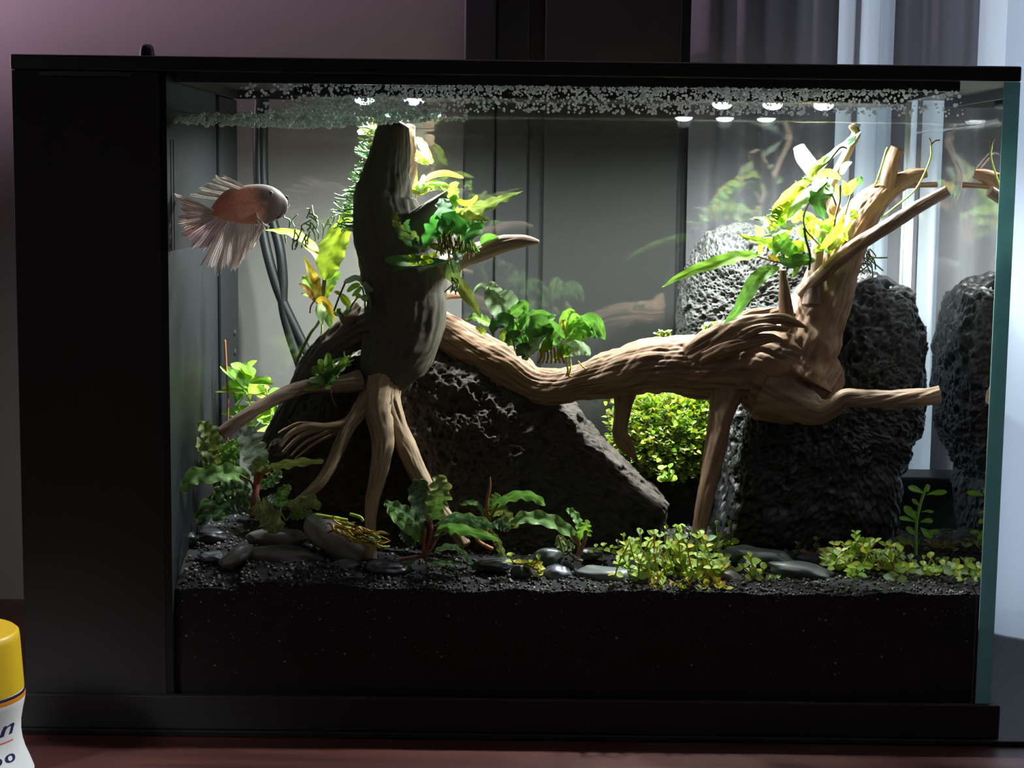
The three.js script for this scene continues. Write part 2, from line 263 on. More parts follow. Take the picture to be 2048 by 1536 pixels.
// ---------------------------------------------------------------- soil, gravel
const soilTop = (x, z) => 0.0725 - 0.0032 * (1 - smooth(-z, 0.005, 0.018)) + 0.011 * (1 - smooth(x, -0.15, -0.02)) * smooth(-z, -0.02, 0.06) + 0.004 * smooth(x, -0.14, -0.17) + 0.0025 * fbm(x * 30, z * 30, 4, 3) + 0.004 * smooth(-z, 0.02, 0.08) - 0.013 * smooth(-z, 0.09, 0.19) * smooth(x, 0.1, 0.2);
{
  const x0 = DX + 0.0004, x1 = IX - 0.0004, z0 = -0.0062, z1 = ZBK + 0.0004, B = BASE - 0.0035, c = new THREE.Color();
  const tint = (x, y, z) => { const n = 0.5 + 0.5 * noise3(x * 600, y * 600, z * 600), m = 0.5 + 0.5 * fbm(x * 60, y * 60, z * 60, 3); return c.setRGB(0.006 + 0.012 * n * m, 0.0065 + 0.012 * n * m, 0.007 + 0.01 * n * m); };
  const H = (x, z) => soilTop(x, z) + 0.0006 * noise3(x * 500, 1, z * 500);
  const top = gridGeometry(360, 170, (u, v, p, k) => { const x = lerp(x0, x1, u), z = lerp(z0, z1, v); p.set(x, H(x, z), z); k.copy(tint(x, p.y, z)); });
  const face = (f) => gridGeometry(360, 60, (u, v, p, k) => { f(u, v, p); k.copy(tint(p.x, p.y, p.z)); });
  const front = face((u, v, p) => { const x = lerp(x0, x1, u); p.set(x, lerp(B, H(x, z0), v), z0); });
  const back = face((u, v, p) => { const x = lerp(x1, x0, u); p.set(x, lerp(B, H(x, z1), v), z1); });
  const left = face((u, v, p) => { const z = lerp(z1, z0, u); p.set(x0, lerp(B, H(x0, z), v), z); });
  const right = face((u, v, p) => { const z = lerp(z0, z1, u); p.set(x1, lerp(B, H(x1, z), v), z); });
  tag(put('aquarium_soil', join([top, front, back, left, right]), vcol(0.9)), 'black aquarium soil filling the bottom of the tank', 'soil', null, 'stuff');
  rnd = mulberry(5);
  const g = new THREE.IcosahedronGeometry(1, 1), P = g.attributes.position;
  for (let i = 0; i < P.count; i++) { const n = 1 + 0.3 * noise3(P.getX(i) * 1.3, P.getY(i) * 1.3, P.getZ(i) * 1.3); P.setXYZ(i, P.getX(i) * n, P.getY(i) * n * 0.8, P.getZ(i) * n); }
  g.computeVertexNormals();
  const N = 9500, im = new THREE.InstancedMesh(g, phys([1, 1, 1], 0.55), N), q = new THREE.Quaternion(), s = V(1, 1, 1), o = V(0, 0, 0), kc = new THREE.Color();
  for (let i = 0; i < N; i++) {
    const onFace = i > 7300, x = R(x0 + 0.002, x1 - 0.002), z = onFace ? z0 - R(0.0001, 0.0012) : lerp(z0 - 0.0015, z1 + 0.002, Math.pow(rnd(), 1.4)), r = R(0.0005, 0.00115) * (onFace ? 0.7 : 1);
    const y = onFace ? soilTop(x, z) - 0.045 * Math.pow(rnd(), 2.2) : soilTop(x, z) + r * 0.3;
    q.setFromEuler(new THREE.Euler(R(0, 6), R(0, 6), R(0, 6))); s.setScalar(r); o.set(x, y, z); im.setMatrixAt(i, new THREE.Matrix4().compose(o, q, s));
    const light = rnd() < (x < -0.09 ? 0.3 : 0.12) ? R(0.09, 0.3) : R(0.012, 0.04); im.setColorAt(i, kc.setRGB(light, light * 0.97, light * 0.88));
  }
  im.name = 'gravel'; scene.add(im); tag(im, 'fine dark gravel grains scattered over the soil', 'gravel', null, 'stuff');
}

// ---------------------------------------------------------------- rocks
// A closed stone whose outline in the picture plane is the given ring; depth is its half thickness.
function rockGeometry(ring, z, depth, o = {}) {
  const cx = o.c?.[0] ?? ring.reduce((s, p) => s + p[0], 0) / ring.length, cy = o.c?.[1] ?? ring.reduce((s, p) => s + p[1], 0) / ring.length;
  const polar = ring.map(([x, y]) => [Math.atan2(y - cy, x - cx), Math.hypot(x - cx, y - cy)]).sort((a, b) => a[0] - b[0]);
  const radius = (a) => { let n = polar.length, i = polar.findIndex((p) => p[0] > a); if (i < 0) i = n; const p = polar[(i - 1 + n) % n], q = polar[i % n]; let da = q[0] - p[0], dt = a - p[0]; if (da <= 0) da += 2 * PI; if (dt < 0) dt += 2 * PI; const t = dt / da; return 1 / lerp(Math.cos(t * 0) / p[1], 1 / q[1], t); };
  const C = at(cx, cy, z), s = mpp(z), col = o.color ?? [0.03, 0.028, 0.026], e = o.power ?? 0.7, seed = o.seed ?? 0;
  const nu = o.nu ?? 420, nv = o.nv ?? 210, pit = o.pit ?? 0.0012, cell = 1 / (o.cell ?? 0.004), lump = o.lump ?? 0.004;
  // rings spaced evenly over the profile, so that no part of the surface is stretched
  const prof = [], rm = polar.reduce((t, q) => t + q[1], 0) / polar.length * s; let run = 0, la = 0, lb = depth;
  for (let i = 0; i <= 2000; i++) { const f = i / 2000 * PI, a = Math.pow(Math.sin(f), e) * rm, b = Math.sign(Math.cos(f)) * Math.pow(Math.abs(Math.cos(f)), e) * depth; run += Math.hypot(a - la, b - lb); la = a; lb = b; prof.push(run); }
  const polarAt = (v) => { const w = v * run; let lo = 0, hi = 2000; while (hi - lo > 1) { const m = (lo + hi) >> 1; if (prof[m] < w) lo = m; else hi = m; } return (lo + (w - prof[lo]) / Math.max(prof[hi] - prof[lo], 1e-9)) / 2000 * PI; };
  const g = gridGeometry(nu, nv, (u, v, p, k) => {
    const a = u * 2 * PI - PI, th = v <= 0 ? 0 : v >= 1 ? PI : polarAt(v), st = Math.pow(Math.sin(th), e), ct = Math.sign(Math.cos(th)) * Math.pow(Math.abs(Math.cos(th)), e), r = radius(a) * st;
    p.copy(C).addScaledVector(camR, Math.cos(a) * r * s).addScaledVector(camU, -Math.sin(a) * r * s); p.z += ct * depth;
    if (o.lean) p.z += o.lean * (p.y - C.y);
    const dir = V(Math.cos(a) * st, -Math.sin(a) * st, ct).normalize();
    const L = lump * fbm(p.x * 45 + seed, p.y * 45, p.z * 45, 4) + (o.rough ?? 0.0006) * fbm(p.x * 320, p.y * 320, p.z * 320 + seed, 3);
    const w1 = worley(p.x * cell + seed, p.y * cell, p.z * cell), w2 = worley(p.x * cell * 2.3, p.y * cell * 2.3 + seed, p.z * cell * 2.3), area = smooth(fbm(p.x * 70 + seed, p.y * 70, p.z * 70, 2), -0.35, 0.15);
    const D = pit * area * (1 - smooth(w1, 0.2, 0.55)) + pit * 0.45 * (1 - smooth(w2, 0.2, 0.55));
    p.addScaledVector(dir, L - D);
    const n = 0.75 + 0.5 * fbm(p.x * 150, p.y * 150, p.z * 150 + seed, 3); k.setRGB(col[0] * n, col[1] * n, col[2] * n);
  }, true);
  return g;
}
const rockMat = vcol(0.8);
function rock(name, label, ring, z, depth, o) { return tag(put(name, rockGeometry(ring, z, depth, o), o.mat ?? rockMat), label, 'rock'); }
rock('lava_rock', 'broad brown pitted rock under the tree-like driftwood trunk', [[640, 740], [700, 690], [860, 668], [940, 680], [1010, 715], [1100, 765], [1150, 805], [1185, 855], [1215, 885], [1255, 925], [1310, 975], [1338, 1000], [1330, 1060], [1315, 1130], [1000, 1150], [700, 1150], [560, 1130], [520, 1000], [525, 930], [545, 870], [590, 810]], -0.115, 0.045, { c: [900, 960], color: [0.052, 0.04, 0.03], cell: 0.006, pit: 0.0024, lump: 0.0035, seed: 3, power: 0.45, lean: 0.06, nu: 640, nv: 340 });
rock('lava_rock', 'tall black pitted lava rock behind the right end of the driftwood', [[1560, 600], [1640, 555], [1720, 538], [1770, 552], [1812, 580], [1832, 640], [1838, 720], [1835, 800], [1818, 880], [1800, 920], [1786, 945], [1790, 1000], [1780, 1060], [1760, 1130], [1600, 1150], [1440, 1140], [1425, 1060], [1440, 960], [1450, 860], [1480, 760], [1510, 680]], -0.122, 0.045, { c: [1640, 840], color: [0.017, 0.017, 0.018], mat: vcol(0.45), cell: 0.0062, pit: 0.0026, lump: 0.004, seed: 11, lean: 0.02, nu: 560, nv: 320, power: 0.5 });
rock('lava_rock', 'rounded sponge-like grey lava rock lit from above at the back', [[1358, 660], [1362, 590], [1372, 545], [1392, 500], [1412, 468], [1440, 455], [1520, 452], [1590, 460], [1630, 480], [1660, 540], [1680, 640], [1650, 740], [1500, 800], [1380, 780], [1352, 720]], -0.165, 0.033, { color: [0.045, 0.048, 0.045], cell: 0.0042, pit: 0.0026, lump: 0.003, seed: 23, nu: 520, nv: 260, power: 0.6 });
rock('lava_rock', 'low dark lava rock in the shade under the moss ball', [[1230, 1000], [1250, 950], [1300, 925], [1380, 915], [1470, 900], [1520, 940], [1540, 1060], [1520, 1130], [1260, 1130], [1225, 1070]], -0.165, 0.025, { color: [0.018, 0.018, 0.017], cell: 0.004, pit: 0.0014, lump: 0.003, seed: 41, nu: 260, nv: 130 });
rock('flat_rock', 'low dark slab of rock lying behind the right clumps of carpet plant', [[1620, 1085], [1700, 1058], [1780, 1052], [1815, 1066], [1838, 1090], [1842, 1130], [1820, 1150], [1640, 1150]], -0.1, 0.02, { color: [0.045, 0.04, 0.042], cell: 0.004, pit: 0.0008, lump: 0.002, seed: 31, nu: 220, nv: 110 });

// pebbles: [photo x, y, half width, half height, depth, tilt, tone, label]
{
  rnd = mulberry(77);
  const P = [
    [372, 1078, 24, 15, -0.05, 0, 0, 'small black pebble against the divider, left end of the pebble row'],
    [425, 1073, 29, 15, -0.06, 4, 1, 'dark purple-grey pebble behind the bare gravel patch at the left'],
    [424, 1113, 26, 10, -0.03, 2, 2, 'small bluish flat pebble in the gravel patch at the left'],
    [472, 1112, 42, 15, -0.028, -32, 3, 'pale grey pebble tilted up to the right, left of the large dark one'],
    [553, 1077, 62, 22, -0.05, 2, 4, 'brownish grey flat pebble lying on top of the large dark one'],
    [562, 1122, 82, 34, -0.032, 2, 5, 'largest dark brown pebble at the front left'],
    [674, 1078, 72, 30, -0.04, 36, 3, 'glossy light grey pebble sloping down to the driftwood root'],
    [692, 1130, 26, 12, -0.024, 4, 2, 'tiny blue-grey pebble in front of the sloping glossy pebble'],
    [775, 1134, 46, 15, -0.024, 4, 1, 'low dark pebble right of the front driftwood root'],
    [985, 1128, 42, 13, -0.03, -3, 6, 'flat black pebble under the middle red-stemmed plant'],
    [1042, 1143, 22, 15, -0.022, 10, 1, 'small dark pebble below the yellow sprig'],
    [1096, 1114, 30, 20, -0.045, 0, 7, 'dark greenish pebble behind the round blue-grey one'],
    [1112, 1151, 31, 21, -0.024, -8, 2, 'round blue-grey pebble at the front, right of the yellow sprig'],
    [1138, 1131, 14, 9, -0.03, 10, 1, 'tiny black pebble on the shoulder of the round blue-grey one'],
    [1218, 1153, 74, 20, -0.026, 5, 8, 'long flat greenish grey pebble left of the big yellow-green clump'],
    [1180, 1106, 26, 11, -0.05, 0, 6, 'dark pebble behind the long flat greenish grey one'],
    [1278, 1120, 19, 14, -0.035, 0, 8, 'small grey-green pebble peeping out at the left edge of the big clump'],
    [1344, 1104, 24, 10, -0.05, 0, 7, 'small grey pebble among the leaves in the middle of the big clump'],
    [1462, 1156, 32, 16, -0.024, 28, 9, 'tan grey pebble at the right edge of the big clump'],
    [1515, 1118, 74, 24, -0.05, 6, 8, 'broad grey-green pebble behind the small front clump'],
    [1460, 1112, 26, 14, -0.045, 0, 7, 'dull green-grey pebble touching the left end of the broad one'],
    [1604, 1142, 66, 18, -0.032, 8, 8, 'smooth grey-green pebble with a bright streak, right of the small front clump'],
    [1622, 1118, 30, 11, -0.055, 4, 6, 'dark pebble behind the streaked grey-green one'],
    [1633, 1167, 8, 6, -0.014, 0, 9, 'tiny pale stone on the soil below the streaked pebble'],
    [1944, 1168, 17, 13, -0.02, 0, 2, 'small blue-grey stone in the right corner at the glass'],
  ];
  const tone = [[0.02, 0.02, 0.024], [0.045, 0.042, 0.055], [0.11, 0.12, 0.145], [0.2, 0.2, 0.2], [0.13, 0.12, 0.105], [0.045, 0.042, 0.038], [0.03, 0.032, 0.034], [0.05, 0.06, 0.055], [0.13, 0.145, 0.14], [0.19, 0.17, 0.14]];
  for (const [x, y, w, h, z, tilt, t, label] of P) {
    const c = at(x, y, z), s = mpp(z), seed = x * 0.37, dep = Math.min(w * 0.72, 34) * s, a = -tilt * PI / 180;
    const g = gridGeometry(48, 28, (u, v, p, k) => {
      const f = u * 2 * PI, th = v * PI, st = Math.pow(Math.sin(th), 0.9), X = Math.cos(f) * st, Z = Math.sin(f) * st, Y = Math.cos(th), n = 1 + 0.13 * noise3(X + seed, Y, Z);
      const px = X * w * s * n, py = Y * h * s * n * (Y < 0 ? 1.25 : 1);
      p.set(px * Math.cos(a) - py * Math.sin(a), px * Math.sin(a) + py * Math.cos(a), Math.min(Z * dep * n, -0.0062 - z)).add(c);
      const q = 0.85 + 0.3 * fbm(X * 2 + seed, Y * 2, Z * 2, 3); k.setRGB(...tone[t].map((q2) => q2 * q * 1.3));
    }, true);
    const o = tag(put('pebble', g, pebbleMat()), label, 'pebble', 'smooth river pebbles on the soil');
    o.name = o.name;
  }
}
function pebbleMat() { return (M.pebble ??= vcol(0.42, { clearcoat: 0.25, clearcoatRoughness: 0.3 })); }

// ---------------------------------------------------------------- driftwood
// A limb swept along [photo x, y, depth, half width in photo pixels]; grain runs along it.
function limb(rows, o = {}) {
  const seed = o.seed ?? rows[0][0] * 0.13 + rows[0][1] * 0.7, nu = o.nu ?? 44, grain = o.grain ?? 0.07, k = o.k ?? 7, lump = o.lump ?? 0.1, dz = o.dz ?? 0.9, cut = o.cut ?? 0;
  const pts = rows.map(([x, y, z0, r]) => { const z = z0 + (o.shift ?? 0), p = at(x, y, z); return [p.x, p.y, p.z, r * mpp(z)]; });
  let len = 0; for (let i = 1; i < pts.length; i++) len += Math.hypot(...[0, 1, 2].map((c) => pts[i][c] - pts[i - 1][c]));
  const nv = o.nv ?? Math.max(14, Math.round(len / 0.0009)), ends = 4, tone = o.color ?? [0.3, 0.18, 0.1], dark = o.dark ?? [0.09, 0.052, 0.035];
  return gridGeometry(nu, nv + 2 * ends, (u, v, p, c) => {
    const j = v * (nv + 2 * ends), t = clamp((j - ends) / nv, 0, 1), e = j < ends ? j / ends : j > nv + ends ? (nv + 2 * ends - j) / ends : 1;
    const q = spline(pts, t), q2 = spline(pts, Math.min(t + 0.01, 1)), q1 = spline(pts, Math.max(t - 0.01, 0)), T = V(q2[0] - q1[0], q2[1] - q1[1], q2[2] - q1[2]).normalize();
    const C = V(q[0], q[1], q[2]), S = T.clone().cross(toEye(C)).normalize(), D = S.clone().cross(T).normalize(), f = u * 2 * PI, cf = Math.cos(f), sf = Math.sin(f), L = t * len;
    const twist = f + L * (o.twist ?? 3), g1 = noise3(Math.cos(twist) * k * 0.5, Math.sin(twist) * k * 0.5, L * 14 + seed), g2 = noise3(Math.cos(twist) * k * 1.4, Math.sin(twist) * k * 1.4, L * 22 - seed);
    const ridge = -Math.abs(g1) * 0.7 - Math.abs(g2) * 0.4, r = Math.max(q[3], 0.0004) * Math.sqrt(Math.max(e, 0.0)) * (1 + grain * (ridge + 0.4) * 2 + lump * fbm(C.x * 60 + cf, C.y * 60 + sf, seed, 3));
    p.copy(C).addScaledVector(S, cf * r).addScaledVector(D, sf * r * dz);
    if (e < 1) p.addScaledVector(T, (j < ends ? -1 : 1) * (1 - e) * (o.round ?? 0.35) * q[3]);
    const m = clamp(0.62 + 0.75 * (ridge + 0.35) + 0.35 * fbm(C.x * 90 + cf * 2, C.y * 90 + sf * 2, seed, 3), 0, 1);
    c.setRGB(...tone.map((a, i) => lerp(dark[i], a, m)));
    if (o.algae) { const w = o.algae * smooth(fbm(C.x * 70 + cf, C.y * 70, seed + sf, 3), -0.3, 0.3); c.lerp(new THREE.Color(0.07, 0.075, 0.04), w); }
  }, true);
}
const woodMat = vcol(0.72, { clearcoat: 0.12, clearcoatRoughness: 0.45 });
{
  const d1 = thing('driftwood', 'dark tree-like driftwood trunk standing on spread roots at the left', 'driftwood', at(770, 900, -0.08));
  const bark = { color: [0.1, 0.08, 0.055], dark: [0.04, 0.036, 0.026], algae: 0.6, grain: 0.032, k: 6, twist: 2, nu: 130, dz: 0.5, lump: 0.1, shift: 0.003 }, root = { color: [0.42, 0.29, 0.17], dark: [0.13, 0.085, 0.05], grain: 0.09, k: 5, nu: 56, twist: 4 };
  put('trunk', join([
    limb([[788, 250, -0.078, 30], [784, 275, -0.078, 36], [779, 310, -0.078, 41], [774, 340, -0.078, 45], [771, 370, -0.078, 51], [767, 400, -0.078, 61], [777, 450, -0.078, 70], [792, 500, -0.078, 76], [808, 545, -0.077, 84], [812, 590, -0.077, 81], [813, 630, -0.077, 79], [806, 670, -0.077, 76], [792, 705, -0.076, 72], [776, 740, -0.076, 58], [764, 780, -0.078, 40], [762, 820, -0.082, 34], [761, 860, -0.088, 24]], bark),
    limb([[790, 520, -0.076, 60], [830, 470, -0.073, 44], [862, 432, -0.07, 30], [886, 402, -0.068, 16], [906, 379, -0.068, 4]], { ...bark, nu: 60 }),
  ]), woodMat, d1);
  put('crown_splinter', join([limb([[812, 330, -0.088, 12], [818, 300, -0.09, 14], [815, 275, -0.092, 16], [822, 252, -0.094, 9]], { ...root, nu: 30 }), limb([[746, 320, -0.08, 9], [740, 300, -0.08, 8], [748, 270, -0.083, 8], [754, 250, -0.086, 5]], { ...root, nu: 24 }), limb([[806, 380, -0.085, 16], [822, 345, -0.088, 10], [828, 322, -0.09, 7]], { ...root, nu: 24 })]), woodMat, d1);
  const A = (name, rows, o = {}) => put(name, limb(rows, { ...root, ...o }), woodMat, d1);
  A('root', [[768, 745, -0.074, 30], [760, 785, -0.069, 30], [756, 820, -0.065, 27], [764, 860, -0.062, 24], [765, 900, -0.058, 21], [756, 950, -0.052, 17], [745, 1000, -0.047, 14], [741, 1050, -0.042, 11], [742, 1118, -0.036, 12]]);
  A('root', [[784, 745, -0.077, 26], [776, 795, -0.07, 25], [795, 850, -0.068, 19], [816, 900, -0.066, 20], [838, 950, -0.063, 18], [866, 1000, -0.06, 16], [900, 1045, -0.056, 15], [930, 1090, -0.052, 12]]);
  A('root', [[752, 765, -0.074, 24], [733, 805, -0.067, 19], [700, 850, -0.06, 14], [680, 890, -0.056, 13], [660, 935, -0.052, 12], [635, 970, -0.048, 11], [606, 995, -0.045, 9], [578, 1016, -0.042, 7]], { algae: 0.4 });
  A('root', [[722, 815, -0.066, 16], [695, 842, -0.06, 9], [655, 852, -0.056, 7], [615, 852, -0.054, 7], [580, 868, -0.052, 6], [560, 892, -0.05, 4]], { nu: 28 });
  A('root', [[690, 845, -0.062, 7], [640, 858, -0.058, 5], [600, 873, -0.055, 4], [566, 905, -0.053, 3]], { nu: 20 });
  A('root', [[690, 852, -0.064, 5], [645, 868, -0.06, 3.5], [610, 885, -0.057, 3], [582, 912, -0.055, 2.2]], { nu: 16 });
  A('root', [[692, 860, -0.066, 5], [655, 874, -0.062, 3], [622, 892, -0.06, 2.6], [590, 918, -0.058, 1.8]], { nu: 16 });
  A('root', [[640, 850, -0.056, 4], [600, 846, -0.054, 3], [570, 858, -0.052, 2.2], [556, 866, -0.05, 1.4]], { nu: 14 });
  A('branch', [[720, 762, -0.07, 22], [680, 768, -0.064, 17], [630, 770, -0.056, 14], [580, 783, -0.048, 14], [530, 808, -0.042, 13], [480, 840, -0.037, 14], [443, 868, -0.034, 14]], { color: [0.26, 0.17, 0.12], grain: 0.04, round: 0.1 });
  A('branch', [[760, 640, -0.08, 46], [720, 655, -0.082, 38], [680, 680, -0.085, 32], [645, 710, -0.088, 27], [615, 745, -0.092, 22], [590, 790, -0.096, 19], [565, 840, -0.1, 20], [535, 890, -0.105, 16]], { color: [0.14, 0.11, 0.08], dark: [0.05, 0.04, 0.03], algae: 0.3, nu: 70, lump: 0.22 });
  A('branch', [[850, 545, -0.075, 28], [900, 528, -0.073, 22], [930, 514, -0.072, 20], [970, 500, -0.071, 19], [1010, 487, -0.07, 17], [1050, 482, -0.07, 12], [1078, 484, -0.07, 4]], { color: [0.3, 0.2, 0.16], grain: 0.04, round: 0.1 });
  A('knot', [[716, 618, -0.078, 20], [698, 632, -0.074, 17], [686, 640, -0.071, 12]], { color: [0.22, 0.16, 0.12], nu: 30, lump: 0.3 });
  A('branch', [[870, 596, -0.086, 12], [895, 590, -0.09, 9], [925, 592, -0.094, 5]], { color: [0.42, 0.22, 0.1], nu: 20 });

  const d2 = thing('driftwood', 'long brown driftwood beam arching right with branches that rise to the surface', 'driftwood', at(1500, 800, -0.09));
  const beam = { color: [0.33, 0.185, 0.1], dark: [0.07, 0.038, 0.024], grain: 0.055, k: 8, twist: 1.2, nu: 130, dz: 0.72, lump: 0.12, shift: 0.007 };
  put('beam', limb([[850, 640, -0.1, 34], [900, 668, -0.098, 36], [950, 700, -0.096, 40], [1010, 733, -0.094, 42], [1060, 766, -0.092, 36], [1110, 774, -0.09, 36], [1160, 764, -0.088, 36], [1205, 754, -0.087, 44], [1250, 742, -0.086, 50], [1300, 732, -0.086, 55], [1350, 730, -0.086, 57], [1400, 732, -0.086, 64], [1450, 727, -0.086, 75], [1500, 722, -0.086, 88], [1545, 738, -0.086, 100], [1585, 752, -0.088, 92], [1625, 745, -0.09, 76], [1660, 725, -0.092, 50]], beam), woodMat, d2);
  const B = (name, rows, o = {}) => put(name, limb(rows, { ...beam, nu: 56, dz: 0.9, ...o }), woodMat, d2);
  B('branch', [[1575, 745, -0.088, 90], [1610, 675, -0.09, 72], [1645, 600, -0.093, 56], [1672, 530, -0.096, 46], [1700, 468, -0.098, 42], [1738, 412, -0.1, 32], [1780, 376, -0.102, 22], [1822, 354, -0.104, 15], [1852, 346, -0.105, 9]], { nu: 90, round: 0.1 });
  B('branch', [[1752, 410, -0.1, 20], [1772, 380, -0.1, 17], [1778, 350, -0.099, 16], [1786, 320, -0.098, 15], [1796, 296, -0.097, 13]], { nu: 36, round: 0.1, color: [0.3, 0.16, 0.1] });
  B('twig', [[1795, 374, -0.103, 7], [1830, 371, -0.104, 5], [1874, 369, -0.105, 6]], { nu: 20, round: 0.1 });
  B('branch', [[1600, 590, -0.084, 12], [1640, 552, -0.078, 14], [1700, 500, -0.073, 15], [1760, 462, -0.07, 14], [1830, 418, -0.067, 13], [1896, 381, -0.064, 11]], { nu: 36, round: 0.08, color: [0.27, 0.165, 0.11] });
  B('branch', [[1680, 440, -0.106, 14], [1650, 385, -0.115, 15], [1625, 340, -0.12, 16], [1606, 312, -0.123, 15], [1598, 293, -0.125, 11]], { nu: 36, round: 0.1, color: [0.5, 0.3, 0.15] });
  B('branch', [[1640, 420, -0.105, 12], [1662, 368, -0.105, 10], [1684, 325, -0.104, 9], [1702, 290, -0.103, 9], [1712, 265, -0.102, 9], [1700, 252, -0.1, 4]], { nu: 28, color: [0.34, 0.26, 0.18] });
  B('spur', [[1574, 640, -0.078, 16], [1570, 600, -0.076, 13], [1567, 565, -0.075, 9], [1565, 540, -0.074, 6]], { nu: 24, color: [0.3, 0.17, 0.1] });
  B('spur', [[1622, 610, -0.08, 18], [1626, 560, -0.082, 14], [1634, 510, -0.086, 13], [1640, 470, -0.088, 12], [1638, 440, -0.09, 6]], { nu: 28, color: [0.25, 0.17, 0.13] });
  const fray = { nu: 36, shift: 0.005, grain: 0.2, lump: 0.25, dz: 0.5, round: 0.8 };
  B('splinter', [[1380, 705, -0.075, 20], [1430, 676, -0.071, 22], [1475, 656, -0.068, 20], [1520, 644, -0.066, 15], [1560, 638, -0.065, 11], [1590, 646, -0.064, 8], [1610, 654, -0.064, 3]], fray);
  B('splinter', [[1400, 716, -0.073, 18], [1450, 694, -0.068, 18], [1500, 684, -0.065, 14], [1540, 676, -0.063, 9], [1566, 682, -0.062, 3]], fray);
  B('splinter', [[1430, 680, -0.08, 20], [1470, 648, -0.078, 19], [1505, 630, -0.077, 13], [1530, 624, -0.077, 8], [1552, 616, -0.078, 3]], fray);
  B('splinter', [[1440, 700, -0.07, 12], [1490, 668, -0.065, 12], [1530, 655, -0.063, 8], [1575, 660, -0.062, 3]], fray);
  B('splinter', [[1530, 640, -0.078, 12], [1552, 628, -0.076, 10], [1572, 624, -0.075, 7], [1590, 630, -0.075, 3]], fray);
  B('branch', [[1540, 770, -0.08, 62], [1590, 800, -0.074, 40], [1635, 822, -0.068, 28], [1665, 815, -0.064, 18], [1690, 797, -0.062, 19], [1720, 797, -0.06, 18], [1760, 798, -0.058, 17], [1810, 797, -0.056, 17], [1850, 794, -0.055, 18], [1880, 790, -0.054, 18]], { nu: 60, round: 0.08, lump: 0.16, color: [0.36, 0.23, 0.14] });
  B('prop_root', [[1252, 775, -0.088, 26], [1246, 810, -0.088, 18], [1243, 840, -0.088, 15], [1240, 868, -0.087, 15], [1252, 890, -0.085, 15], [1270, 916, -0.082, 5]], { nu: 36, grain: 0.05 });
  B('prop_root', [[1455, 780, -0.08, 34], [1442, 830, -0.074, 24], [1432, 890, -0.07, 22], [1420, 950, -0.066, 19], [1408, 1010, -0.062, 17], [1396, 1075, -0.058, 14]], { nu: 44, grain: 0.05 });
}

// ---------------------------------------------------------------- plants
const leafMat = vcol(0.9, { transmission: 0.42, thickness: 0, side: THREE.DoubleSide, clearcoat: 0.25, clearcoatRoughness: 0.35 });
const stemMat = vcol(0.6);
const C = { bright: [0.26, 0.53, 0.05], mid: [0.15, 0.36, 0.05], deep: [0.07, 0.2, 0.04], dark: [0.05, 0.12, 0.04], olive: [0.22, 0.27, 0.05], lime: [0.42, 0.6, 0.04], yellow: [0.62, 0.58, 0.05], gold: [0.66, 0.42, 0.04], orange: [0.5, 0.2, 0.05], pale: [0.4, 0.56, 0.3], silver: [0.3, 0.4, 0.3], red: [0.32, 0.09, 0.06], rust: [0.4, 0.16, 0.06], brown: [0.2, 0.12, 0.05], fresh: [0.5, 0.68, 0.16], fern: [0.09, 0.38, 0.05] };
const SHAPES = {
  lance: (t) => Math.pow(Math.sin(PI * Math.pow(clamp(t, 0, 1), 0.8)), 0.9),
  oval: (t) => Math.pow(Math.sin(PI * Math.pow(t, 0.9)), 0.6),
  spoon: (t) => Math.pow(Math.sin(PI * Math.pow(t, 1.7)), 0.75) + 0.06 * (1 - t),
  strap: (t) => Math.pow(Math.sin(PI * clamp(0.08 + 0.92 * t, 0, 1)), 0.45),
  heart: (t) => Math.pow(Math.sin(PI * Math.pow(t, 0.62)), 0.75),
};
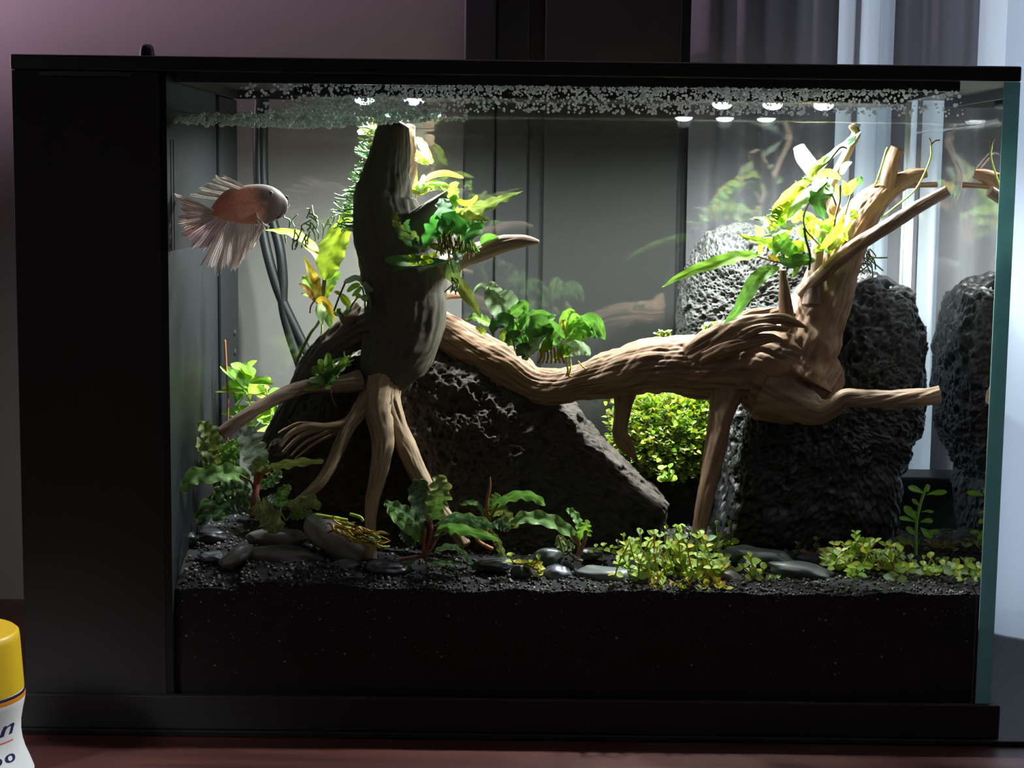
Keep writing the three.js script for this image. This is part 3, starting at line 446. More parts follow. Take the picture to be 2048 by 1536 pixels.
// one leaf blade along [photo x, y, depth], w half widths in photo pixels; turn tips it out of the picture plane
function blade(rows, w, o = {}) {
  const pts = rows.map((r) => at(...r).toArray()), nv = o.nv ?? 26, nu = o.nu ?? 8, s = mpp(rows[1][2]), shape = SHAPES[o.shape ?? 'lance'], base = o.c ?? C.mid, tip = o.tip ?? base, seed = rows[0][0] * 0.71 + rows[0][1] * 1.3 + w, turn = (o.turn ?? R(-25, 25)) * PI / 180, wave = o.wave ?? 0.12, ruffle = o.ruffle ?? 0, fold = o.fold ?? 0.22, start = o.stalk ?? 0;
  return gridGeometry(nu, nv, (u, v, p, c) => {
    const q = spline(pts, v), q2 = spline(pts, Math.min(v + 0.02, 1)), q1 = spline(pts, Math.max(v - 0.02, 0)), T = V(q2[0] - q1[0], q2[1] - q1[1], q2[2] - q1[2]).normalize(), P = V(...q);
    let S = T.clone().cross(toEye(P)).normalize(); const N = S.clone().cross(T).normalize(); S.applyAxisAngle(T, turn); N.applyAxisAngle(T, turn);
    const t = v < start ? 0 : (v - start) / (1 - start), k = (u - 0.5) * 2, edge = Math.abs(k), hw = Math.max(w * s * shape(t), v < start ? 1.6 * s : 0.4 * s) * (1 + ruffle * 0.16 * Math.sin(v * 34 + seed + (k > 0 ? 1.4 : 0)));
    p.copy(P).addScaledVector(S, k * hw).addScaledVector(N, hw * (fold * edge - 0.5 * fold) + edge * edge * wave * w * s * Math.sin(v * (ruffle ? 30 : 9) + seed * 3 + (k > 0 ? 2 : 0)));
    const rib = Math.exp(-((k / 0.14) ** 2)), n = 0.86 + 0.34 * noise3(P.x * 260 + k * 2, P.y * 260, seed) + 0.06 * Math.sin(v * 60 + edge * 9);
    const m = clamp(v * 1.1 - 0.1, 0, 1); c.setRGB(...[0, 1, 2].map((i) => clamp(lerp(base[i], tip[i], m) * n * (1 + 0.35 * rib), 0, 1)));
    if (o.rim) { const e = smooth(edge, 0.72, 1); c.lerp(new THREE.Color(...o.rim), e * 0.7); }
    if (o.speck && noise3(p.x * 900, p.y * 900, p.z * 900) > 0.45) c.lerp(new THREE.Color(0.5, 0.6, 0.35), o.speck);
  });
}
const leaf = (parent, rows, w, o) => put('leaf', blade(rows, w, o), leafMat, parent);
const stalk = (rows, c, r = 2.4) => limb(rows.map((q) => [q[0], q[1], q[2], q[3] ?? r]), { nu: 8, nv: rows.length * 5, color: c, dark: c.map((x) => x * 0.6), grain: 0.02, lump: 0.05, dz: 1 });
const stem = (parent, list, name = 'stem') => put(name, list.length > 1 ? join(list) : list[0], stemMat, parent);
const plant = (name, label, x, y, z, group) => thing(name, label, 'plant', at(x, y, z), group);

// two long leaves and a young rosette left of the trunk
{
  rnd = mulberry(301); const z = -0.088, p = plant('epiphyte_plant', 'plant with two long yellow-green leaves left of the dark trunk', 655, 660, z);
  leaf(p, [[652, 560, z], [655, 530, z], [668, 490, z], [688, 450, z], [704, 408, z]], 27, { c: C.lime, tip: [0.5, 0.68, 0.05], turn: 12, shape: 'lance', ruffle: 0.5, wave: 0.08 });
  leaf(p, [[648, 560, z], [640, 520, z - 0.004], [618, 490, z - 0.008], [590, 468, z - 0.01], [560, 462, z - 0.012], [530, 460, z - 0.012]], 12, { c: C.yellow, tip: C.lime, turn: 35, ruffle: 0.6 });
  leaf(p, [[638, 578, z], [628, 560, z], [620, 540, z + 0.004], [608, 512, z + 0.006]], 11, { c: C.gold, tip: C.yellow, turn: 20 });
  leaf(p, [[630, 585, z], [620, 570, z], [606, 552, z]], 12, { c: C.bright, turn: 10, shape: 'oval' });
  leaf(p, [[655, 580, z - 0.004], [664, 556, z - 0.005], [681, 546, z - 0.006]], 13, { c: C.bright, turn: 20, shape: 'oval' });
  leaf(p, [[648, 600, z], [655, 582, z], [668, 572, z]], 8, { c: C.lime, shape: 'oval' });
  leaf(p, [[640, 612, z], [634, 590, z + 0.002], [634, 566, z + 0.003], [640, 556, z + 0.002]], 10, { c: C.olive, tip: C.gold });
  leaf(p, [[628, 602, z], [620, 586, z + 0.004], [608, 572, z + 0.006], [597, 567, z + 0.006]], 6, { c: C.orange, tip: C.gold });
  leaf(p, [[622, 594, z], [612, 589, z + 0.002], [602, 587, z + 0.002]], 4, { c: C.lime });
  leaf(p, [[632, 604, z + 0.004], [645, 600, z + 0.01], [660, 615, z + 0.012], [672, 645, z + 0.01]], 8, { c: C.gold, tip: [0.7, 0.5, 0.04], turn: 20 });
  leaf(p, [[646, 600, z], [640, 622, z + 0.006], [645, 650, z + 0.006]], 11, { c: C.olive, tip: C.deep, turn: -30 });
  leaf(p, [[648, 605, z], [655, 630, z + 0.005], [662, 658, z + 0.004]], 10, { c: C.olive, tip: C.mid, turn: 15 });
  stem(p, [stalk([[652, 560, z], [648, 600, z], [640, 640, z], [622, 665, z], [604, 700, z], [592, 725, z]], C.olive, 3), stalk([[648, 560, z], [644, 590, z], [641, 620, z]], C.olive, 3), stalk([[642, 630, z], [644, 655, z], [641, 682, z]], C.lime, 2), stalk([[630, 600, z], [622, 612, z], [620, 626, z]], C.brown, 1.6)]);
}
// little rosette with pale round leaves on the knot of the trunk
{
  rnd = mulberry(302); const z = -0.07, p = plant('epiphyte_plant', 'small rosette with white-shining leaves on the left shoulder of the trunk', 705, 620, z);
  leaf(p, [[722, 560, z], [708, 557, z + 0.004], [688, 566, z + 0.006]], 9, { c: C.silver, tip: C.pale, turn: 45, shape: 'oval' });
  leaf(p, [[728, 562, z], [744, 552, z + 0.003], [764, 560, z + 0.004]], 10, { c: C.silver, tip: C.pale, turn: -45, shape: 'oval' });
  leaf(p, [[724, 568, z], [734, 574, z + 0.005], [746, 582, z + 0.006]], 9, { c: C.silver, turn: 30, shape: 'oval' });
  leaf(p, [[720, 568, z], [706, 574, z + 0.002], [694, 584, z + 0.004]], 6, { c: C.bright, shape: 'oval' });
  leaf(p, [[722, 572, z], [714, 584, z + 0.003], [704, 592, z + 0.003]], 5, { c: C.bright, shape: 'oval' });
  leaf(p, [[726, 572, z], [724, 555, z - 0.002], [727, 545, z - 0.003]], 6, { c: C.lime, shape: 'oval' });
  leaf(p, [[722, 590, z + 0.006], [716, 592, z + 0.008], [711, 593, z + 0.008]], 5, { c: C.lime, shape: 'oval', turn: 0 });
  leaf(p, [[700, 612, z], [690, 600, z + 0.002], [682, 588, z + 0.003]], 8, { c: C.lime, shape: 'oval', turn: 10 });
  leaf(p, [[682, 590, z + 0.002], [675, 585, z + 0.002], [668, 583, z + 0.002]], 4, { c: C.gold });
  leaf(p, [[724, 600, z + 0.004], [730, 596, z + 0.008], [736, 600, z + 0.008]], 8, { c: C.pale, shape: 'oval', turn: 20 });
  for (let i = 0; i < 7; i++) { const x = R(672, 700), y = R(612, 628); leaf(p, [[685, 632, z], [x, y + 4, z + 0.004], [x + R(-8, 8), y, z + 0.005]], R(3, 5), { c: i % 2 ? C.bright : C.pale, shape: 'oval' }); }
  for (let i = 0; i < 5; i++) leaf(p, [[735, 575, z - 0.002], [755 + i * 4, 590 + i * 6, z], [775 + R(-4, 12), 592 + i * 10, z + 0.002]], 7, { c: C.deep, shape: 'lance' });
  stem(p, [stalk([[724, 575, z], [728, 590, z + 0.004], [730, 612, z + 0.006], [730, 640, z + 0.006]], C.deep, 1.6), stalk([[690, 566, z + 0.006], [682, 585, z + 0.004], [676, 600, z + 0.002], [668, 622, z]], C.mid, 2), stalk([[715, 595, z + 0.006], [704, 610, z + 0.004], [695, 628, z + 0.002]], C.mid, 1.8), stalk([[733, 575, z], [742, 600, z + 0.004], [740, 630, z + 0.004]], C.deep, 1.4)]);
}
// small plant in the fork above the left branch
{
  rnd = mulberry(303); const z = -0.056, p = plant('epiphyte_plant', 'small round-leaved green plant in the fork above the left cut branch', 660, 765, z);
  for (const [x, y, w, c, t] of [[655, 708, 9, 'bright', 30], [640, 720, 9, 'bright', 20], [628, 735, 10, 'mid', -10], [634, 748, 9, 'bright', 30], [622, 760, 9, 'pale', 40], [614, 777, 8, 'bright', 10], [660, 728, 8, 'mid', 0], [675, 735, 7, 'deep', 20], [652, 742, 9, 'deep', 0], [668, 752, 8, 'deep', 10], [640, 765, 7, 'mid', 0], [684, 728, 6, 'mid', 40], [690, 715, 6, 'bright', 20], [664, 770, 9, 'deep', -20], [652, 778, 10, 'olive', 10]])
    leaf(p, [[655, 762, z], [lerp(655, x, 0.6), lerp(762, y, 0.55), z + 0.004], [x + (x - 655) * 0.16, y + (y - 762) * 0.05, z + R(0.002, 0.01)]], w, { c: C[c], shape: 'spoon', turn: t });
  for (let i = 0; i < 9; i++) leaf(p, [[R(650, 680), R(735, 760), z], [R(660, 690), R(715, 740), z + 0.003], [R(685, 708), R(700, 730), z + 0.004]], 2.2, { c: i % 3 ? C.bright : C.pale, shape: 'strap' });
  stem(p, [stalk([[655, 765, z], [652, 745, z + 0.003], [648, 725, z + 0.004]], C.mid, 1.6), stalk([[660, 768, z], [680, 740, z + 0.003], [700, 712, z + 0.004], [710, 704, z + 0.003]], C.olive, 1.6), stalk([[658, 768, z], [666, 800, z - 0.003], [672, 812, z - 0.005]], C.brown, 1.2)]);
}
// bright rosette on the right of the trunk's top
{
  rnd = mulberry(304); const z = -0.094, p = plant('epiphyte_plant', 'sunlit yellow-green rosette on the right edge of the trunk top', 836, 390, z);
  leaf(p, [[850, 360, z], [866, 350, z + 0.002], [895, 346, z + 0.003], [928, 356, z + 0.002]], 7, { c: C.lime, tip: C.lime, turn: 30, shape: 'strap' });
  leaf(p, [[845, 386, z], [868, 372, z + 0.003], [892, 372, z + 0.005], [905, 388, z + 0.005]], 9, { c: C.pale, tip: C.lime, turn: 30 });
  leaf(p, [[840, 382, z], [855, 372, z + 0.003], [880, 360, z + 0.002]], 8, { c: C.bright, turn: 20 });
  for (let i = 0; i < 16; i++) { const a = R(-1.2, 1.4), l = R(18, 42); leaf(p, [[836, 388, z + R(-0.004, 0.003)], [836 + Math.sin(a) * l * 0.5 + R(-3, 3), 388 - Math.cos(a) * l * 0.5, z + R(0, 0.006)], [836 + Math.sin(a) * l, 388 - Math.cos(a) * l + R(0, 6), z + R(0, 0.01)]], R(4, 7), { c: [C.lime, C.yellow, C.pale][i % 3], shape: 'oval' }); }
  leaf(p, [[830, 300, z - 0.01], [842, 318, z - 0.01], [862, 326, z - 0.01]], 9, { c: C.olive, tip: C.lime, turn: 20, shape: 'oval', ruffle: 0.6 });
  leaf(p, [[832, 275, z - 0.01], [845, 290, z - 0.01], [858, 318, z - 0.01], [868, 322, z - 0.01]], 9, { c: C.olive, tip: C.lime, turn: 0, shape: 'oval', ruffle: 0.5 });
  stem(p, [stalk([[832, 360, z], [832, 400, z + 0.004], [833, 415, z + 0.005]], C.gold, 1.2), stalk([[832, 340, z], [834, 365, z], [836, 390, z]], C.gold, 2)]);
}
// fern with jagged leaves on the stump's right shoulder
{
  rnd = mulberry(305); const z = -0.064, p = plant('fern', 'jagged green fern tied to the right shoulder of the trunk', 880, 490, z);
  leaf(p, [[880, 480, z], [893, 450, z + 0.006], [889, 420, z + 0.008], [886, 396, z + 0.006]], 20, { c: C.fern, tip: C.silver, turn: 10, ruffle: 1.2, wave: 0.2, shape: 'strap' });
  leaf(p, [[905, 470, z + 0.004], [880, 452, z + 0.01], [862, 465, z + 0.012], [846, 500, z + 0.012]], 20, { c: C.fern, turn: 10, ruffle: 1.3, wave: 0.2 });
  leaf(p, [[880, 430, z + 0.008], [910, 442, z + 0.01], [932, 468, z + 0.01], [958, 452, z + 0.006], [966, 442, z + 0.006]], 18, { c: C.fern, turn: 0, ruffle: 1.3, wave: 0.22 });
  leaf(p, [[900, 440, z], [925, 438, z + 0.003], [948, 436, z + 0.004], [980, 440, z + 0.002]], 16, { c: C.olive, tip: C.olive, turn: 10, ruffle: 1.1, wave: 0.2 });
  leaf(p, [[898, 445, z + 0.003], [930, 430, z + 0.002], [965, 414, z], [1000, 400, z - 0.002], [1046, 382, z - 0.004]], 13, { c: C.olive, tip: [0.14, 0.2, 0.05], turn: 10, ruffle: 1.6, wave: 0.25 });
  leaf(p, [[905, 425, z], [940, 418, z - 0.003], [975, 405, z - 0.004], [1015, 388, z - 0.006]], 8, { c: C.olive, turn: 10, ruffle: 1.6, wave: 0.3 });
  leaf(p, [[908, 412, z], [906, 390, z + 0.002], [908, 372, z + 0.002], [918, 366, z + 0.001]], 11, { c: C.bright, tip: C.bright, turn: 10, ruffle: 0.8 });
  leaf(p, [[905, 395, z], [928, 406, z + 0.003], [945, 402, z + 0.003], [955, 391, z + 0.002]], 7, { c: C.lime, turn: 30, shape: 'strap' });
  leaf(p, [[914, 428, z], [908, 410, z + 0.002], [898, 388, z], [880, 372, z - 0.004]], 8, { c: C.bright, tip: C.lime, turn: 20, ruffle: 0.8 });
  // olive fronds hanging over the trunk on the left
  leaf(p, [[838, 480, z + 0.01], [822, 470, z + 0.012], [802, 470, z + 0.012], [790, 455, z + 0.012]], 10, { c: C.olive, tip: C.deep, turn: 10, ruffle: 1.2 });
  leaf(p, [[815, 462, z + 0.012], [796, 452, z + 0.012], [790, 432, z + 0.012], [800, 420, z + 0.012]], 8, { c: C.olive, tip: C.olive, turn: 10, ruffle: 1.2 });
  leaf(p, [[826, 478, z + 0.012], [830, 490, z + 0.013], [832, 480, z + 0.013], [838, 484, z + 0.013]], 7, { c: C.deep, turn: 10, ruffle: 1 });
  leaf(p, [[822, 470, z + 0.012], [812, 450, z + 0.014], [820, 438, z + 0.014]], 6, { c: C.deep, turn: 20, ruffle: 1 });
  leaf(p, [[805, 476, z + 0.011], [818, 486, z + 0.012], [834, 492, z + 0.012]], 6, { c: C.dark, turn: 20, ruffle: 1 });
  // lower leaves and the mat of rhizomes
  leaf(p, [[902, 522, z + 0.008], [860, 522, z + 0.012], [815, 522, z + 0.014], [770, 520, z + 0.014]], 14, { c: C.deep, tip: C.mid, turn: 35, shape: 'spoon' });
  leaf(p, [[900, 520, z + 0.01], [870, 530, z + 0.014], [820, 530, z + 0.015], [784, 542, z + 0.014]], 8, { c: C.deep, tip: C.deep, turn: 30, shape: 'spoon' });
  for (const [x, y] of [[822, 516], [826, 528], [850, 516], [858, 524], [866, 512], [846, 528]]) leaf(p, [[x - 8, y, z + 0.016], [x, y - 2, z + 0.018], [x + 9, y, z + 0.017]], 5.5, { c: C.lime, shape: 'oval', turn: 20 });
  leaf(p, [[905, 512, z + 0.006], [920, 500, z + 0.008], [938, 488, z + 0.006], [960, 503, z + 0.006]], 11, { c: C.mid, turn: 20, ruffle: 0.7 });
  leaf(p, [[920, 470, z + 0.004], [935, 490, z + 0.007], [956, 504, z + 0.006]], 13, { c: C.deep, tip: C.mid, turn: 0 });
  leaf(p, [[858, 490, z + 0.01], [874, 494, z + 0.013], [885, 502, z + 0.012]], 7, { c: C.olive, shape: 'oval' });
  leaf(p, [[966, 492, z - 0.004], [975, 478, z - 0.004], [1000, 480, z - 0.004]], 12, { c: C.mid, turn: 10, shape: 'oval' });
  leaf(p, [[905, 545, z - 0.004], [925, 575, z - 0.002], [945, 605, z - 0.002], [962, 636, z - 0.004]], 13, { c: C.olive, turn: 10 });
  leaf(p, [[908, 520, z + 0.004], [905, 545, z + 0.004], [916, 570, z + 0.002]], 18, { c: C.dark, tip: C.olive, turn: 20 });
  leaf(p, [[920, 520, z + 0.01], [916, 515, z + 0.012], [924, 510, z + 0.01]], 9, { c: C.silver, shape: 'oval' });
  const wires = []; for (let i = 0; i < 34; i++) { const x = R(872, 940), y = R(452, 480), a = R(-18, 18); wires.push(stalk([[x, y, z + R(0, 0.008)], [x + a * 0.4 + R(-5, 5), y + R(10, 22), z + R(0.004, 0.012)], [x + a, y + R(28, 52), z + R(0, 0.008)]], [C.olive, C.brown, C.yellow, C.brown][i % 4], R(1, 1.9))); }
  for (let i = 0; i < 6; i++) wires.push(stalk([[R(895, 915), 530, z], [R(892, 920), 560, z], [R(888, 918), R(580, 592), z - 0.002]], C.pale, 0.8));
  tag(put('rhizome_mat', join(wires), stemMat, p), null, null, null, 'stuff');
}
// broad-leaved plant on the beam
{
  rnd = mulberry(306); const z = -0.072, p = plant('broad_leaf_plant', 'lush plant with broad wavy green leaves growing on the beam', 1090, 720, z);
  const L = [
    [[[1018, 640, z], [1010, 615, z + 0.006], [985, 590, z + 0.01], [962, 572, z + 0.012], [942, 592, z + 0.013]], 10, 'pale', 0], // folded lobe edge
    [[[1024, 628, z], [1006, 610, z + 0.008], [988, 590, z + 0.01], [984, 562, z + 0.011]], 32, 'pale', 12],
    [[[1018, 632, z], [1035, 618, z + 0.006], [1050, 608, z + 0.008], [1056, 632, z + 0.009]], 14, 'mid', 30], [[[1022, 660, z], [1040, 645, z + 0.006], [1052, 620, z + 0.007]], 11, 'mid', 0],
    [[[1030, 665, z], [1012, 642, z + 0.008], [990, 650, z + 0.011], [984, 668, z + 0.011]], 17, 'deep', 20], [[[985, 650, z], [966, 640, z + 0.002], [948, 634, z + 0.004], [930, 644, z + 0.005]], 11, 'bright', 30],
    [[[970, 668, z], [962, 660, z + 0.002], [950, 655, z + 0.003]], 7, 'lime', 20], [[[1050, 660, z], [1060, 638, z + 0.004], [1082, 628, z + 0.006], [1108, 634, z + 0.006]], 14, 'mid', 20],
    [[[1070, 700, z], [1078, 668, z + 0.008], [1070, 652, z + 0.012], [1060, 690, z + 0.016]], 32, 'mid', -12], [[[1085, 668, z + 0.004], [1080, 676, z + 0.016], [1068, 700, z + 0.018], [1056, 704, z + 0.018]], 14, 'pale', 40],
    [[[1108, 690, z], [1102, 665, z + 0.008], [1092, 645, z + 0.01], [1112, 630, z + 0.008]], 17, 'mid', -20], [[[1090, 660, z + 0.004], [1106, 658, z + 0.012], [1118, 668, z + 0.014], [1130, 678, z + 0.014]], 17, 'mid', 20],
    [[[1128, 680, z], [1126, 640, z + 0.004], [1138, 622, z + 0.007], [1152, 624, z + 0.008]], 8, 'bright', 10], [[[1130, 680, z], [1140, 645, z + 0.004], [1150, 630, z + 0.007], [1164, 640, z + 0.008]], 8, 'bright', 30],
    [[[1130, 670, z], [1146, 650, z + 0.006], [1166, 644, z + 0.008], [1178, 655, z + 0.009]], 7, 'bright', 40], [[[1140, 670, z], [1168, 652, z + 0.004], [1190, 645, z + 0.006], [1210, 680, z + 0.006]], 24, 'mid', 15],
    [[[1134, 700, z], [1150, 680, z + 0.006], [1166, 668, z + 0.01], [1172, 682, z + 0.01]], 13, 'bright', 0], [[[1130, 705, z], [1150, 695, z + 0.01], [1170, 700, z + 0.014], [1180, 712, z + 0.014]], 16, 'pale', 15],
    [[[1130, 715, z], [1128, 700, z + 0.006], [1140, 690, z + 0.01]], 13, 'bright', 0], [[[1010, 680, z], [1006, 668, z + 0.006], [1012, 655, z + 0.008]], 9, 'lime', 20],
    [[[1025, 690, z], [1024, 672, z + 0.008], [1042, 664, z + 0.01]], 13, 'deep', 0], [[[1072, 700, z], [1086, 692, z + 0.006], [1100, 700, z + 0.008]], 8, 'lime', 20], [[[1150, 660, z], [1175, 660, z + 0.002], [1195, 676, z + 0.003]], 15, 'deep', 20],
    [[[1060, 712, z], [1045, 700, z + 0.008], [1034, 712, z + 0.01]], 16, 'dark', 10], [[[1108, 722, z], [1118, 706, z + 0.006], [1126, 694, z + 0.008]], 7, 'bright', 20], [[[1040, 690, z], [1060, 676, z + 0.004], [1078, 690, z + 0.006]], 18, 'deep', -10], [[[1096, 705, z], [1096, 690, z + 0.004], [1106, 676, z + 0.004]], 10, 'deep', 10],
  ];
  L.forEach(([rows, w, c, t], i) => leaf(p, rows, w, { c: C[c], turn: t, shape: i ? 'heart' : 'lance', wave: 0.14, ruffle: 0.35, fold: 0.3 }));
  const st = []; for (const [x, y, X, Y] of [[1024, 630, 1050, 700], [1128, 650, 1112, 712], [1090, 690, 1095, 722], [1012, 650, 1030, 700], [1150, 660, 1120, 715], [1078, 690, 1085, 725], [1132, 700, 1110, 722]]) st.push(stalk([[x, y, z + 0.004], [lerp(x, X, 0.5) + 3, lerp(y, Y, 0.5), z + 0.005], [X, Y, z]], C.lime, 1.8));
  for (let i = 0; i < 7; i++) st.push(stalk([[1080 + i * 7, 700 + R(-10, 4), z + 0.006], [1082 + i * 7, 714, z + 0.008], [1075 + i * 9, 726, z + 0.006]], i % 2 ? C.gold : C.orange, 2));
  stem(p, st);
  stem(p, [stalk([[1128, 640, z + 0.004], [1126, 655, z + 0.005], [1130, 668, z + 0.004]], C.gold, 4)], 'young_shoot');
  stem(p, [stalk([[1132, 715, z + 0.004], [1134, 730, z + 0.014], [1136, 742, z + 0.015], [1132, 752, z + 0.015]], C.yellow, 2), stalk([[1140, 716, z + 0.004], [1142, 732, z + 0.014], [1138, 750, z + 0.015]], C.yellow, 1.6), stalk([[1156, 722, z + 0.006], [1164, 732, z + 0.012], [1172, 738, z + 0.013]], C.yellow, 1.4), stalk([[1134, 745, z + 0.015], [1138, 752, z + 0.015], [1144, 754, z + 0.015]], C.gold, 2)], 'root');
}
// the big epiphyte on the right branches
{
  rnd = mulberry(307); const z = -0.072, p = plant('epiphyte_plant', 'large bushy plant with long narrow leaves on the right rising branches', 1600, 520, z);
  const L = [
    [[[1520, 510, z], [1480, 512, z + 0.008], [1430, 526, z + 0.012], [1370, 548, z + 0.014], [1324, 574, z + 0.014]], 13, 'bright', 20, 0.7], [[[1560, 500, z], [1540, 488, z + 0.004], [1510, 480, z + 0.008], [1472, 470, z + 0.008]], 10, 'lime', 30, 0.5],
    [[[1545, 450, z], [1556, 420, z + 0.004], [1580, 390, z + 0.006], [1608, 366, z + 0.004], [1640, 345, z]], 13, 'yellow', 10, 0.5], [[[1562, 445, z + 0.004], [1580, 420, z + 0.008], [1605, 390, z + 0.01], [1640, 368, z + 0.008]], 11, 'lime', 10, 0.3],
    [[[1575, 440, z + 0.006], [1596, 410, z + 0.012], [1625, 380, z + 0.014], [1655, 365, z + 0.01]], 12, 'pale', 15, 0.3], [[[1636, 360, z + 0.004], [1650, 345, z + 0.006], [1672, 352, z + 0.007], [1680, 360, z + 0.006]], 9, 'lime', 20, 0.3],
    [[[1660, 370, z + 0.006], [1645, 385, z + 0.014], [1638, 405, z + 0.018], [1650, 440, z + 0.018]], 22, 'deep', 20, 0.5], [[[1616, 350, z + 0.004], [1630, 335, z + 0.006], [1645, 322, z + 0.006], [1660, 305, z + 0.004]], 8, 'olive', 15, 0.6],
    [[[1640, 345, z + 0.004], [1655, 318, z + 0.006], [1680, 296, z + 0.006], [1706, 278, z + 0.004], [1722, 262, z + 0.002]], 7, 'silver', 10, 0.3], [[[1620, 360, z + 0.006], [1630, 340, z + 0.008], [1648, 330, z + 0.008]], 8, 'olive', 10, 0.5],
    [[[1682, 350, z + 0.002], [1690, 332, z + 0.003], [1704, 324, z + 0.003]], 7, 'pale', 10, 0], [[[1690, 290, z + 0.003], [1702, 280, z + 0.004], [1712, 270, z + 0.004]], 8, 'silver', 10, 0],
    [[[1695, 390, z], [1702, 372, z + 0.002], [1716, 356, z + 0.002]], 9, 'yellow', 10, 0.3], [[[1690, 392, z], [1690, 372, z], [1684, 360, z]], 6, 'gold', 10, 0], [[[1680, 398, z], [1676, 382, z + 0.003], [1672, 368, z + 0.003]], 6, 'bright', 10, 0.3],
    [[[1715, 372, z], [1720, 360, z + 0.002], [1722, 352, z + 0.001]], 7, 'deep', 10, 0.3], [[[1640, 498, z + 0.01], [1660, 478, z + 0.016], [1680, 450, z + 0.018], [1688, 424, z + 0.016]], 9, 'gold', 10, 0.2],
    [[[1540, 470, z + 0.006], [1532, 448, z + 0.01], [1518, 438, z + 0.012], [1500, 438, z + 0.012]], 7, 'pale', 30, 0.3], [[[1546, 462, z + 0.004], [1536, 446, z + 0.006], [1526, 432, z + 0.006]], 6, 'yellow', 10, 0.3],
    [[[1600, 455, z + 0.01], [1575, 455, z + 0.016], [1550, 465, z + 0.02], [1520, 478, z + 0.02]], 9, 'pale', 35, 0.8], [[[1580, 500, z + 0.006], [1570, 480, z + 0.01], [1556, 468, z + 0.012], [1545, 490, z + 0.012]], 11, 'bright', 10, 0.6],
    [[[1580, 495, z + 0.008], [1596, 490, z + 0.012], [1608, 505, z + 0.012]], 10, 'lime', 10, 0.4], [[[1605, 525, z + 0.006], [1580, 500, z + 0.014], [1556, 495, z + 0.016], [1550, 512, z + 0.016]], 15, 'mid', 10, 0.2],
    [[[1630, 520, z + 0.006], [1600, 520, z + 0.012], [1575, 525, z + 0.013], [1555, 512, z + 0.013]], 14, 'deep', 20, 0.4], [[[1560, 520, z + 0.004], [1545, 516, z + 0.008], [1535, 510, z + 0.008]], 6, 'gold', 20, 0],
    [[[1558, 535, z + 0.008], [1530, 545, z + 0.014], [1505, 570, z + 0.016], [1475, 620, z + 0.014], [1446, 650, z + 0.01]], 16, 'mid', 15, 0.3], [[[1620, 520, z + 0.01], [1600, 528, z + 0.014], [1590, 545, z + 0.015], [1584, 555, z + 0.014]], 6, 'bright', 10, 0],
    [[[1568, 460, z], [1562, 440, z + 0.004], [1564, 425, z + 0.004]], 9, 'bright', 0, 0.2], [[[1555, 460, z], [1550, 440, z - 0.002], [1556, 430, z - 0.002]], 8, 'lime', 0, 0.2], [[[1585, 445, z], [1595, 432, z + 0.004], [1600, 415, z + 0.004]], 9, 'lime', 10, 0.2],
    [[[1690, 460, z + 0.01], [1692, 475, z + 0.012], [1696, 482, z + 0.012]], 5, 'lime', 10, 0.2], [[[1702, 420, z], [1708, 430, z + 0.002], [1702, 440, z + 0.002]], 9, 'lime', 0, 0.2], [[[1662, 455, z], [1664, 440, z + 0.004], [1660, 428, z + 0.004]], 7, 'yellow', 10, 0],
    [[[1612, 470, z + 0.004], [1622, 450, z + 0.008], [1634, 440, z + 0.008]], 8, 'gold', 10, 0.3], [[[1655, 500, z + 0.004], [1668, 490, z + 0.006], [1680, 475, z + 0.006]], 7, 'olive', 10, 0.2],
  ];
  for (const [rows, w, c, t, rf] of L) leaf(p, rows, w, { c: C[c], turn: t, ruffle: rf, wave: 0.1 });
  for (let i = 0; i < 30; i++) { const x = R(1520, 1690), y = R(440, 520); leaf(p, [[x, y, z - R(0, 0.012)], [x + R(-14, 14), y - R(8, 16), z], [x + R(-26, 26), y - R(16, 34), z + R(0, 0.006)]], R(5, 9), { c: C[['lime', 'bright', 'yellow', 'mid'][i % 4]] }); }
  stem(p, [stalk([[1608, 455, z + 0.012], [1612, 480, z + 0.012], [1620, 510, z + 0.01], [1618, 540, z + 0.01]], C.deep, 2.6), stalk([[1655, 365, z + 0.01], [1625, 395, z + 0.014], [1608, 430, z + 0.014], [1612, 460, z + 0.012], [1640, 490, z + 0.01]], C.pale, 2), stalk([[1680, 370, z + 0.003], [1680, 400, z + 0.004], [1672, 430, z + 0.004], [1668, 460, z + 0.004]], C.brown, 2), stalk([[1650, 372, z + 0.008], [1664, 390, z + 0.012], [1672, 410, z + 0.01]], C.olive, 2), stalk([[1515, 512, z + 0.004], [1545, 522, z + 0.008], [1585, 528, z + 0.006]], C.brown, 2), stalk([[1702, 388, z], [1696, 410, z], [1690, 430, z]], C.olive, 1.8), stalk([[1570, 470, z + 0.006], [1572, 490, z + 0.006], [1576, 510, z + 0.006]], C.deep, 2), stalk([[1620, 350, z + 0.006], [1655, 325, z + 0.008], [1680, 296, z + 0.008], [1694, 297, z + 0.007]], C.olive, 1.8)]);
  for (const [x0, x1, y0, y1, n] of [[1540, 1620, 385, 470, 46]]) { const h = []; for (let i = 0; i < n; i++) { const t = rnd(), x = lerp(1545, 1625, t) + R(-5, 5), y = lerp(450, 360, t) + R(-4, 4); h.push(stalk([[x, y, z + 0.004], [x - R(6, 12), y - R(2, 8), z + 0.004], [x - R(12, 24), y - R(2, 12), z + 0.003]], C.mid, 0.55)); } tag(put('hair_algae', join(h), stemMat, p), null, null, null, 'stuff'); }
}
